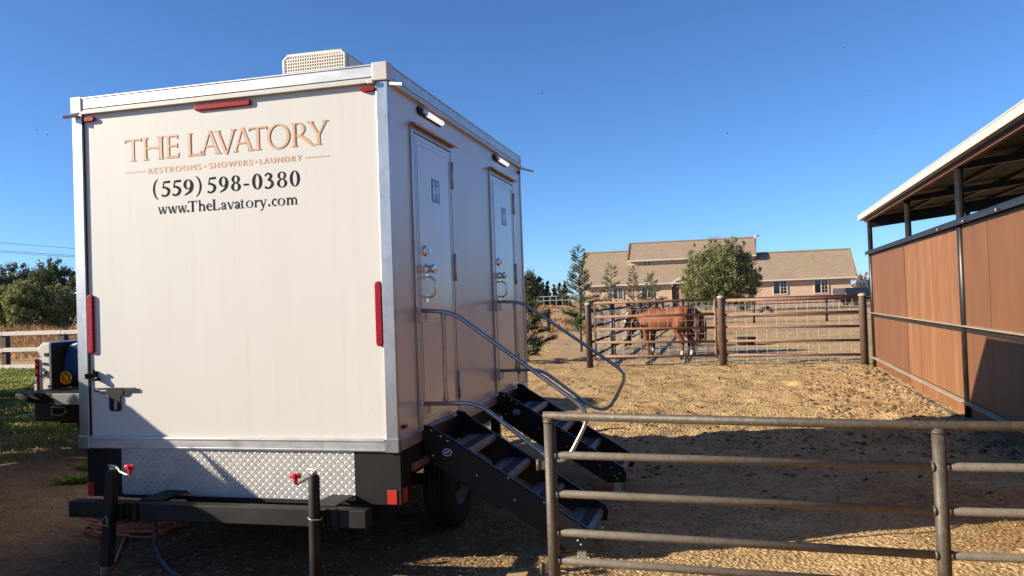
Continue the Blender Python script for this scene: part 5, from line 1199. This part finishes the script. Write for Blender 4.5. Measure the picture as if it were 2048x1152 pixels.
def roof(name, xa, xb, ye, ze, yr, zr, yb, zb_, hip=0.):
    """front slope in stepped courses (real overlaps), rear slope plain"""
    mb = MB(); n = max(4, int(math.hypot(yr-ye, zr-ze)/.36)); Vs = []; uv = []
    for k in range(n):
        a, b = k/n, (k+1)/n
        y0, z0, y1, z1 = ye+(yr-ye)*a, ze+(zr-ze)*a, ye+(yr-ye)*b, ze+(zr-ze)*b
        mb.add([(xa,y0,z0+.075),(xb,y0,z0+.075),(xb,y1,z1+.006),(xa,y1,z1+.006)], [(0,1,2,3)]); mb.add([(xa,y0,z0-.01),(xb,y0,z0-.01),(xb,y0,z0+.075),(xa,y0,z0+.075)], [(0,1,2,3)])
    mb.add([(xa,yr,zr+.006),(xb,yr,zr+.006),(xb,yb,zb_),(xa,yb,zb_)], [(0,1,2,3)])
    o = mb.build(name, TILE, Hs, fix=False); u_ = o.data.uv_layers.new(name='UVMap')
    for pl in o.data.polygons:
        for li in pl.loop_indices:
            c = o.data.vertices[o.data.loops[li].vertex_index].co; d = math.hypot(c.y-ye, c.z-ze) if c.y <= yr+.01 else 20-c.z
            u_.data[li].uv = (c.x, d)
    mb = MB(); mb.tube([(xa-.02,yr,zr+.04),(xb+.02,yr,zr+.04)], .11, 8, sm=False)
    for xx in (xa, xb):
        mb.bar((xx, ye-.02, ze+.05), (xx, yr, zr+.06), .09, .07)
    mb.build('ridge_cap', mat('ridge_tile', (.25,.18,.115), None, rough=.85), Hs)
    mb = MB(); mb.box(xa-.05, xb+.05, ye-.10, ye-.005, ze-.15, ze-.015); mb.box(xa+.05, xb-.05, ye, ye+.55, ze-.13, ze-.10)
    mb.build('fascia_gutter', TRIM, Hs)
    return o
roof('roof', -.55, 11.2, -.0, 3.30, 5.3, 7.15, 10.6, 3.3)
roof('roof', 17.2, 28.1, -.0, 3.20, 3.9, 6.15, 9.0, 2.6)
roof('roof', 4.75, 18.5, 2.4, 5.98, 5.3, 8.0, 8.6, 5.7)
roof('roof', 10.2, 17.25, 1.8, 3.9, 5.3, 6.4, 8, 4.2)
def wallbox(name, x0, x1, y0, y1, z0, z1, m):
    mb = MB(); mb.box(x0, x1, y0, y1, z0, z1)
    return mb.build(name, m, Hs)
def gable(name, xx, y0, y1, yr, z0, ze, zr, m, th=.15):
    mb = MB(); mb.prism([(y0, z0), (y1, z0), (y1, ze), (yr, zr), (y0, ze)], lambda a, b, d: (d, a, b), xx, xx+th); return mb.build(name, m, Hs)
def sidingwall(name, x0, x1, y, z0, z1):
    mb = MB(); n = int((z1-z0)/.19)
    for k in range(n):
        a = z0+(z1-z0)*k/n; b = z0+(z1-z0)*(k+1)/n
        mb.add([(x0,y-.018,a),(x1,y-.018,a),(x1,y,b),(x0,y,b)], [(0,1,2,3)]); mb.add([(x0,y,a),(x1,y,a),(x1,y-.018,a),(x0,y-.018,a)], [(0,1,2,3)])
    mb.box(x0, x1, y+.01, y+.2, z0, z1); return mb.build(name, SIDING, Hs)
sidingwall('wall', 0, 9.6, .55, 1.42, 3.18); wallbox('brick_base', -.02, 9.62, .50, .9, -.2, 1.415, BRICK)
sidingwall('wall', 17.9, 27.6, .55, 1.42, 3.08); wallbox('brick_base', 17.88, 27.62, .50, .9, -.4, 1.415, BRICK)
mb = MB(); mb.box(-.06, 9.66, .44, .52, 1.40, 1.46); mb.box(17.84, 27.66, .44, .52, 1.40, 1.46); mb.build('brick_ledge', BRICK, Hs)
sidingwall('wall', 4.9, 18.4, 2.9, 4.6, 5.88)
sidingwall('wall', 9.6, 17.9, 2.4, .3, 4.1)
wallbox('brick_pillar', 10.35, 11.15, .5, 1.2, -.2, 4.0, BRICK)
gable('gable_wall', 0, .6, 10, 5.3, -.2, 3.3, 7.0, SIDING); gable('gable_wall', 27.45, .6, 7.3, 3.9, -.4, 3.1, 6.0, SIDING); gable('gable_wall', 4.9, 2.95, 8.2, 5.3, 3.5, 5.9, 7.85, SIDING); gable('gable_wall', 18.2, 2.95, 8.2, 5.3, 3.5, 5.9, 7.85, SIDING)
wallbox('rear_wall', .2, 27.4, 9.0, 9.2, -.3, 3.0, SIDING)
mb = MB(); mb.bar((9.75, -.05, 3.33), (10.9, -.05, 3.95), .05, .10); mb.build('porch_rake', TRIM, Hs)
def window(x0, x1, z0, z1, y, panes=True):
    mb = MB(); 
    for a, b, c, d in ((x0-.09, x0, z0-.09, z1+.09), (x1, x1+.09, z0-.09, z1+.09), (x0, x1, z1, z1+.09), (x0, x1, z0-.09, z0)): mb.box(a, b, y-.10, y+.0, c, d)
    xm = (x0+x1)/2; mb.box(xm-.045, xm+.045, y-.09, y, z0, z1)
    if panes:
        for k in (1, 2, 3): zz = z0+(z1-z0)*k/4; mb.box(xm+.045, x1, y-.075, y-.05, zz-.012, zz+.012)
        mb.box((xm+x1)/2-.012+.02, (xm+x1)/2+.012+.02, y-.076, y-.051, z0, z1)
    f_ = mb.build('window', TRIM, Hs)
    mb = MB(); mb.box(x0, x1, y-.045, y-.02, z0, z1); mb.build('pane', GLASS, f_)
window(20.05, 21.35, 1.70, 3.0, .55); window(24.1, 25.35, 1.66, 2.98, .55); window(6.5, 7.35, 5.15, 5.75, 2.9, False); window(12.3, 13.3, 5.1, 5.7, 2.9, False)
window(3.3, 4.3, 1.75, 2.95, .55); window(6.4, 7.6, 1.75, 2.95, .55)
wallbox('door', 12.2, 13.2, 2.30, 2.36, .4, 2.55, mat('front_door', (.22,.12,.08), None, rough=.5))
lp = thing('flood_light', 'small white floodlight on a thin pole above the house ridge', 'light pole', V3(27.0, 88.0, .6))
mb = MB(); mb.cyl((0,0,0), (0,0,7.35), .055, n=8); mb.build('pole', PIPE_BLK, lp)
mb = MB(); mb.obox((.18,0,7.55), (.24,0,.06), (0,.16,0), (-.03,0,.13)); mb.obox((.0,0,7.3), (.05,0,0), (0,.05,0), (0,0,.12)); mb.build('lamp_head', WTRIM, lp, .03)
pk_ = thing('picket_row', 'row of short dark pointed stakes beyond the dark pickup bed', 'fence', V3(29.5, 71., gz(29.5, 71)))
for k in range(9):
    mb = MB(); mb.prism([(-.045, 0), (.045, 0), (.045, 1.12), (0, 1.22), (-.045, 1.12)], lambda a, b, d, k=k: (k*.17+a, d, b), -.02, .02); mb.build('stake', PIPE_BLK, pk_)
mb = MB(); mb.box(-.1, 1.5, .021, .05, .35, .43); mb.box(-.1, 1.5, .021, .05, .8, .88); mb.build('cross_rail', PIPE_BLK, pk_)

# ------------------------------------------------------------------ trees
BARK = mat('bark', (.11,.075,.05), (.06,.042,.03), 6, 5, .9, stretch=(3,3,.6), bump=.4, bscale=12)
LEAF_CON = tint_mat('cedar_needles', [(0, (.03,.042,.020)), (.4, (.080,.10,.048)), (.8, (.15,.17,.080)), (1, (.25,.24,.12))], .65, .15)
LEAF_JUN = tint_mat('juniper_sprays', [(0, (.075,.09,.038)), (.45, (.185,.20,.085)), (.85, (.33,.335,.15)), (1, (.44,.41,.21))], .7, .15)
LEAF_FAR = tint_mat('far_leaves', [(0, (.045,.062,.028)), (.5, (.115,.14,.062)), (1, (.22,.24,.11))], .7, .15)
LEAF_OLV = tint_mat('olive_leaves', [(0, (.13,.145,.05)), (.5, (.29,.30,.11)), (1, (.46,.43,.19))], .7, .2)
LEAF_GRY = tint_mat('grey_green_leaves', [(0, (.07,.08,.052)), (.5, (.15,.16,.105)), (1, (.27,.27,.19))], .7, .15)
LEAF_DRK = tint_mat('dark_fir_needles', [(0, (.02,.03,.022)), (.6, (.05,.066,.046)), (1, (.09,.105,.07))], .7, .1)
def young_conifer(label, x, y, h, rad, seed, dens=1., low=.10, group='young conifers along the pen side', trunk_m=BARK):
    rg = np.random.default_rng(seed); z0 = gz(x, y)
    t_ = thing('young_conifer', label, 'tree', (x, y, z0), 0, group)
    lean = rg.normal(size=2)*.02
    mb = MB(); mb.tube([(0,0,-.05), (lean[0]*h*.5, lean[1]*h*.5, h*.5), (lean[0]*h, lean[1]*h, h*.98)], [.032*h/2.6, .022*h/2.6, .004], 8)
    C_, D_, L_ = [], [], []; nb = int(46*dens)
    for k in range(nb):
        f = low+(1-low)*((k+rg.random())/nb)**.95; zz = f*h; a = k*2.4+rg.normal()*.7
        bl = rad*(1-f)**.85*rg.uniform(.35, 1.25)*(1 if f > low+.08 else .8)+.10*rg.random()+.05
        rise = rg.uniform(.15, .75)+.9*f; d = np.array([math.cos(a), math.sin(a), rise*.6]); d /= np.linalg.norm(d)
        b0 = np.array([lean[0]*zz, lean[1]*zz, zz]); P_ = [b0+d*bl*q+np.array([0,0,-.10*bl*q*q]) for q in (0,.35,.7,1.)]
        mb.tube([tuple(q) for q in P_], [.010, .007, .005, .002], 5, cap=False)
        ns = int(24*dens*bl/.5*(1.25-.75*f))+3
        for j in range(ns):
            q = .18+.82*rg.random()**.8; c = b0+d*bl*q+np.array([0,0,-.16*bl*q*q]); side = np.array([-d[1], d[0], 0])*rg.choice([-1, 1])
            dd = d*.8+side*rg.uniform(.1, .8)+np.array([0,0,.1+rg.normal()*.35]); l2 = .10+.14*(1-q)*rg.random()+.05
            for e in range(4):
                C_.append(c+dd*l2*(e+.5)/4*1.2+rg.normal(size=3)*.012); D_.append(dd+rg.normal(size=3)*.45); L_.append(.06+.05*rg.random())
    mb.build('trunk', trunk_m, t_)
    C_ = np.array(C_); tn = np.clip(.15+.5*vnoise(C_[:,0]*1.+C_[:,2], C_[:,1]+C_[:,2]*.6, .35, seed)+.3*rg.random(len(C_)), 0, 1)
    cards('crown', C_, np.array(D_), np.array(L_), .0115*(1+y*.008), LEAF_CON, t_, tn, rg); return t_
young_conifer('tallest young conifer, thin open topped, left of the pen corner post', 2.27, 27.0, 3.45, 1.02, 1, 1.3, .15)
young_conifer('dense bushy conifer half hidden by the trailer front edge', .36, 22.9, 2.45, .98, 2, 1.9, .03)
young_conifer('small pale young conifer just right of the tallest one', 4.25, 35.2, 3.2, .78, 3, .9, .2)
young_conifer('young conifer below the upper storey window of the house', 6.55, 43., 3.35, .95, 4, .9, .2)
young_conifer('dark young conifer before the house entry pillar', 8.9, 51., 3.0, 1.15, 5, 1.0, .16)
def leafy(name, label, x, y, z0, blobs, n, m, size, wd, seed, group=None, trunk=(.12, 2.), upw=.3, cat='tree', gap=.42):
    """crown = leaf cards on many small clumps spread through the given ellipsoids"""
    rg = np.random.default_rng(seed); t_ = thing(name, label, cat, (x, y, z0), 0, group)
    tot = sum(b[3]*b[4]*b[5] for b in blobs); C_, D_, T_ = [], [], []
    mb = MB(); tr, th = trunk
    mb.tube([(0,0,-.1), (.03,.02,th*.5), (.0,.05,th)], [tr, tr*.8, tr*.6], 8)
    for (bx_, by_, bz, rx, ry, rz_) in blobs:
        mb.tube([(0,.03,th*.7), (bx_*.5, by_*.5, (th*.7+bz)/2), (bx_, by_, bz)], [tr*.5, tr*.35, tr*.12], 6, cap=False)
        k = max(6, int(n*rx*ry*rz_/tot/70)); dirs = unit(rg.normal(size=(k, 3))); r_ = (.45+.60*rg.random(k)**.55)[:, None]
        cl = dirs*r_*np.array([rx, ry, rz_])*(.86+.28*rg.random((k, 1)))
        for c, dd in zip(cl, dirs):
            q = 70; s_ = min(rx, rz_)*rg.uniform(.14, .30); up_d = dd*.8+np.array([0,0,upw*1.6])
            pp = rg.normal(size=(q, 3))*s_*.55 + np.outer(rg.random(q)*s_*1.6, up_d)
            C_.append(pp+c+np.array([bx_, by_, bz])); D_.append(np.tile(up_d, (q, 1))+rg.normal(size=(q, 3))*.75); T_.append(np.full(q, .15+.6*rg.random())+.25*rg.random(q))
    mb.build('trunk', BARK, t_)
    C_ = np.concatenate(C_); keep = C_[:, 2] > .05; D_ = np.concatenate(D_)[keep]; T_ = np.concatenate(T_)[keep]; C_ = C_[keep]
    cards('crown', C_, D_, size*(.6+.8*rg.random(len(C_))), wd, m, t_, np.clip(T_, 0, 1), rg); return t_
zj = gz(15.6, 60)
leafy('juniper_tree', 'big bushy olive green juniper in front of the house', 15.6, 60., zj,
      [(0,.2,2.2,1.7,1.5,1.6), (-1.55,-.2,1.5,1.15,1.0,1.25), (1.6,-.2,1.5,1.15,1.0,1.3), (-1.35,.1,3.0,.95,.9,1.3), (1.45,0,3.1,1.0,.9,1.25), (.1,-.3,3.6,1.0,.9,1.3), (0,-.9,1.6,.9,.7,1.2), (-.75,-.4,2.4,.8,.7,1.1), (.85,-.5,2.4,.8,.7,1.1), (-1.75,.1,4.2,.30,.3,1.05), (-1.0,.1,4.6,.36,.35,1.0), (-.3,0,4.9,.30,.3,.75), (.45,0,4.8,.36,.35,.85), (1.15,.1,4.5,.45,.4,1.0), (1.9,0,4.1,.35,.35,.9), (-2.45,0,2.5,.45,.4,.9), (2.55,0,2.6,.5,.4,1.0), (-2.6,0,1.3,.5,.4,.7), (2.7,0,1.2,.45,.4,.8)], 56000, LEAF_JUN, .20, .024, 21, None, (.16, 2.4), .5)
def far_tree(name, label, u, v0, v1, wpx, y, m, seed, group, n=5200, lobes=7, shape=0):
    n = int(n*2.2)
    """placed by its base and height in metres worked out from the photo, then built where it stands"""
    x = (u-1024)/F_PX*y; hor = 605.7-.0347*(u-1024); ztop = CAM_H+(hor-v0)/F_PX*y; zb_ = gz(x, y); h = ztop-zb_; r_ = wpx/F_PX*y/2
    rg = random.Random(seed); bl = []
    if shape == 0:
        for k in range(lobes):
            a = rg.uniform(0, 2*PI); f = rg.uniform(.35, .80); rr = r_*rg.uniform(.38, .62); bl.append((r_*.58*math.cos(a), r_*.5*math.sin(a), h*f, rr, rr, h*.20*rg.uniform(.8, 1.2)))
        bl += [(0,0,h*.45,r_*.85,r_*.7,h*.38), (rg.uniform(-.2,.2)*r_,0,h*.78,r_*.55,r_*.5,h*.22), (0,0,h*.18,r_*.8,r_*.6,h*.18)]
    else:
        for k in range(7): f = .1+.86*k/6; bl.append((0, 0, h*f, r_*(1.05-f)+.1, r_*(1.05-f)+.1, h*.11))
    return leafy(name, label, x, y, zb_, bl, n, m, .0030*y, .00075*y, seed, group, (r_*.07+.06, h*.6), .35)
GL = 'trees beyond the field left of the trailer'
far_tree('broadleaf_tree', 'tallest dark round crowned tree left of the trailer', 99, 523, 632, 82, 72, LEAF_FAR, 31, GL, 9000)
far_tree('broadleaf_tree', 'grey green crowned tree left of the tallest dark tree', 40, 532, 632, 74, 76, LEAF_GRY, 32, GL, 8000)
far_tree('broadleaf_tree', 'grey tree cut off by the left photo edge', -6, 536, 632, 62, 74, LEAF_GRY, 33, GL, 6000)
far_tree('broadleaf_tree', 'narrow dark tree beside the trailer left edge', 152, 543, 632, 36, 68, LEAF_FAR, 34, GL, 4500)
far_tree('broadleaf_tree', 'tall tree hidden behind the trailer left corner', 205, 530, 632, 70, 74, LEAF_FAR, 35, GL, 5000)
far_tree('leafy_bush', 'light green big bush under the grey green tree', 44, 566, 634, 62, 56, LEAF_OLV, 36, GL, 7000)
far_tree('leafy_bush', 'light green bush at the left photo edge', 4, 572, 634, 50, 57, LEAF_OLV, 37, GL, 5200)
far_tree('leafy_bush', 'rounded olive bush left of the leaning ladder', 120, 574, 634, 66, 57, LEAF_OLV, 38, GL, 7500)
far_tree('leafy_bush', 'low dark bush between the two olive bushes', 80, 590, 634, 36, 59, LEAF_FAR, 39, GL, 3500)
for k, (u, v, wq, m_) in enumerate(((300, 540, 90, LEAF_FAR), (470, 548, 100, LEAF_GRY), (640, 545, 90, LEAF_OLV), (830, 550, 110, LEAF_FAR), (960, 548, 80, LEAF_GRY))):
    far_tree('broadleaf_tree', 'broad crowned tree wholly hidden behind the trailer', u, v, 618, wq, 110, m_, 90+k, GL, 3000)
GR = 'far trees behind the white paddock fence'
far_tree('broadleaf_tree', 'far dark broadleaf tree touching the trailer right edge', 1056, 545, 602, 54, 150, LEAF_FAR, 41, GR, 5000)
for k, (u, v, wq) in enumerate(((1086, 568, 15), (1095, 565, 16))):
    far_tree('fir_tree', ['left dark pointed fir of the far close pair', 'right dark pointed fir of the far close pair'][k], u, v, 602, wq, 170, LEAF_DRK, 43+k, GR, 2200, shape=1)
for k, (u, v, wq) in enumerate(((1108, 573, 16), (1119, 570, 18), (1130, 569, 20))):
    far_tree('fir_tree', ['left fir of the far row behind the tallest young conifer', 'middle fir of the far row behind the tallest young conifer', 'right fir of the far row behind the tallest young conifer'][k], u, v, 602, wq, 180, LEAF_DRK, 46+k, GR, 2200, shape=1)
far_tree('leafy_bush', 'far yellow green bush below the far broadleaf tree', 1070, 582, 603, 22, 130, LEAF_OLV, 51, GR, 2500)
far_tree('broadleaf_tree', 'faint bare pinkish tree beyond the picket stakes', 1722, 549, 580, 50, 230, mat('bare_twigs', (.34,.27,.24), None, rough=.9), 52, GR, 1500)
# far white fence, utility pole and wires, shed and ladder
g = thing('paddock_fence', 'far pale paddock fence in front of the firs', 'fence', V3(3.0, 128, gz(5, 128)))
for k in range(13): MB().box(k*1.0-.06, k*1.0+.06, -.06, .06, 0, 1.5).build('post', WTRIM, g)
for zz in (.75, 1.4): MB().box(-.2, 12.2, -.1, -.061, zz-.07, zz+.07).build('rail', WTRIM, g)
up_ = thing('utility_pole', 'thin far wooden utility pole beside the dark firs', 'utility pole', V3(5.9, 165, gz(5.9, 165)))
mb = MB(); mb.cyl((0,0,0), (0,0,5.6), .13, .10, 8); mb.build('pole', BARK, up_); mb = MB(); mb.box(-.7, .7, -.06, .06, 5.1, 5.25); mb.build('crossarm', BARK, up_)
WIREM = mat('power_wire', (.11,.13,.16), None, rough=.6)
for k, (za, zb_, lab) in enumerate(((13.46, 12.15, 'topmost thin power wire crossing the sky left of the trailer'), (12.25, 11.10, 'middle thin power wire crossing the sky left of the trailer'), (12.02, 10.88, 'lowest thin power wire crossing the sky left of the trailer'))):
    a = Vector((-76.7, 120, za)); b = Vector((-65.1, 120, zb_)); d = b-a; pts = [a-d*2+d*(5*q/12)+Vector((0,0,-.25*math.sin(q/12*PI)+.22)) for q in range(13)]
    tag(MB().tube(pts, .035, 5).build('power_wire', WIREM), lab, 'wire', 'power wires left of the trailer')
pl0 = thing('utility_pole', 'tall far wooden pole carrying the power wires, hidden behind the trailer', 'utility pole', V3(-39.5, 120, 0))
MB().cyl((0,0,0), (0,0,11.2), .16, .11, 8).build('pole', BARK, pl0)
GREYW = mat('grey_boards', (.26,.25,.23), (.19,.18,.165), 4, 4, .85, stretch=(6,1,1))
sh = thing('garden_shed', 'low shed with pale sheet roof at the trailer left edge', 'shed', V3(-29.2, 56.5, gz(-29.2, 56.5)))
mb = MB(); mb.box(-.25, 2.6, 0, 2., 0, 1.45); mb.build('wall', GREYW, sh); mb = MB(); mb.bar((-.55, 1, 1.62), (2.8, 1, 1.42), 1.35, .03, (0,0,1)); mb.build('roof', WTRIM, sh)
mb = MB(); mb.box(-.62, -.55, -.25, -.18, 0, 1.5); mb.build('post', GREYW, sh)
s2 = thing('small_shed', 'small grey board shed between the bushes', 'shed', V3(-33.2, 58.4, gz(-33, 58)))
mb = MB(); mb.box(-.35, .35, 0, .8, 0, 1.05); mb.build('wall', GREYW, s2); mb = MB(); mb.box(-.5, .45, -.15, .9, 1.051, 1.12); mb.build('roof', WTRIM, s2); mb = MB(); mb.box(.36, .62, -.02, .05, 0, 1.0); mb.build('door', PIPE_BLK, s2)
ld = thing('step_ladder', 'pale wooden step ladder standing before the low shed', 'ladder', V3(-29.72, 54.3, gz(-29.7, 54.3)))
LADW = mat('pale_ladder_wood', (.55,.48,.37), None, rough=.7)
for s_ in (-1, 1): mb = MB(); mb.bar((-.18+s_*.16, 0, 0), (.13+s_*.09, .25, 1.15), .028, .02); mb.build('side_rail', LADW, ld); mb = MB(); mb.bar((.36+s_*.12, .5, 0), (.13+s_*.09, .27, 1.13), .018, .018); mb.build('rear_leg', LADW, ld)
for k in range(6): f = (k+.6)/6.2; mb = MB(); mb.bar((-.18+.31*f-.155+.06*f, .25*f, 1.15*f), (-.18+.31*f+.155-.06*f, .25*f, 1.15*f), .03, .016); mb.build('step', LADW, ld)
cbl = MB().tube([Vector((-33.6, 61, 3.62)), Vector((-32.6, 61, 3.60)), Vector((-31.4, 61, 3.66))], .045, 6).build('white_cable', WTRIM); tag(cbl, 'short white line strung before the tallest dark tree', 'cable')
# birds
for k, (x, y, z, a) in enumerate(((16.6,60,13.9,.3), (27.4,60,16.7,1.1), (27.56,60,13.9,.8), (2.8,60,17.4,.2), (-34.6,60,15.6,.5), (-35.4,60,16.0,1.3), (25.75,60,20.1,.4))):
    lab = ['tiny dark bird above the right slope of the house roof', 'upper tiny bird of the close pair left of the barn roof', 'lower tiny bird of the close pair left of the barn roof', 'tiny dark bird right of the trailer top edge', 'lower tiny bird in the sky left of the trailer', 'upper tiny bird in the sky left of the trailer', 'highest tiny bird above the barn'][k]
    b_ = thing('bird', lab, 'bird', (x, y, z), a, 'birds in the sky'); b_.scale = (.62, .62, .62)
    MB().tube([(-.10,0,0), (-.04,0,.0), (.05,0,.01), (.10,0,.015)], [.008,.03,.032,.006], 8).build('body', DARKP, b_)
    mb = MB()
    for s_ in (-1, 1): mb.add([(.04,s_*.02,.01),(-.04,s_*.02,.01),(-.06,s_*.16,.07),(.02,s_*.14,.075),(-.03,s_*.26,.05)], [(0,1,2,3),(3,2,4)])
    mb.build('wings', DARKP, b_)

# ------------------------------------------------------------------ unseen van and hedge, added beyond the left edge to shade the yard
cd = V3(-.54, .84).normalized(); cn = V3(-cd.y, cd.x)
CARP = mat('car_paint', (.20,.21,.22), None, rough=.3, metal=.4, coat=.5)
shade_van = thing('added_van', 'unseen grey boxy van added beyond the left edge to shade the trailer', 'van', V3(-3.78, 4.42, 0), math.atan2(cd.y, cd.x))
prof = [(.30,.34),(.27,.70),(.31,1.05),(.38,1.23),(.50,1.315),(.85,1.385),(.93,1.48),(.99,1.58),(1.06,1.66),(1.13,1.71),(1.22,1.80),(1.38,1.86),(1.6,1.90),(2.2,1.91),(5.2,1.89),(5.32,1.78),(5.38,1.0),(5.36,.34)]  # outline of the added van, shaped to the curved shade on the trailer rear
mb = MB(); mb.prism(prof, lambda a, b, d: (a, d, b), .07, 1.93); mb.build('body', CARP, shade_van, .05)
for yy in (.068, 1.932):
    s_ = -1 if yy < 1 else 1
    for x0, x1 in ((1.25, 2.3), (2.4, 3.7), (3.8, 5.1)):
        mb = MB(); mb.box(x0, x1, min(yy, yy+s_*.006), max(yy, yy+s_*.006), 1.12, 1.62); mb.build('side_window', GLASS, shade_van, .003)
    for xx in (.95, 4.4):
        mb = MB(); mb.lathe([(-.1,.2),(-.1,.31),(-.07,.335),(.07,.335),(.1,.31),(.1,.2)], (xx, yy-s_*.06, .335), (0,s_,0), 24); wl = mb.build('wheel', RUBBER, shade_van); mb = MB(); mb.lathe([(.06,.20),(.09,.19),(.07,.05),(.085,0)], (xx, yy-s_*.06, .335), (0,s_,0), 20); mb.build('rim', mat_rim, wl)
for yy in (.35, 1.65): mb = MB(); mb.box(.262, .31, yy-.14, yy+.14, .72, .92); mb.build('headlight', LENS, shade_van, .02)
mb = MB(); mb.obox((.93, 1.0, 1.55), (.085,0,.15), (0,.80,0), (-.006,0,.0035)); mb.build('windscreen', GLASS, shade_van)
mb = MB(); mb.box(.20, .30, .15, 1.85, .40, .56); mb.build('bumper', DARKP, shade_van, .03)
GH = 'unseen hedge shrubs added beyond the left edge for shade'
for k in range(7):
    yy = 7.8+k*1.75; xx = -yy*.66-1.9-.12*k; h_ = (1.9, 1.9, 1.95, 2.4, 2.9, 3.0, 3.0)[k]; zb_ = gz(xx, yy)  # added shrubs, heights set by how far their shade should reach
    leafy('added_shrub', 'unseen dense green hedge shrub added beyond the left edge for shade', xx, yy, zb_, [(0,0,h_*.45,1.15,1.1,h_*.48), (.3,.3,h_*.7,.8,.8,h_*.3), (-.3,-.4,h_*.66,.8,.8,h_*.3), (.1,-.5,h_*.3,.9,.8,h_*.3), (0,.6,h_*.3,.9,.8,h_*.3)], 5200, LEAF_FAR, .16, .05, 60+k, GH, (.08, 1.1), .3, 'hedge')
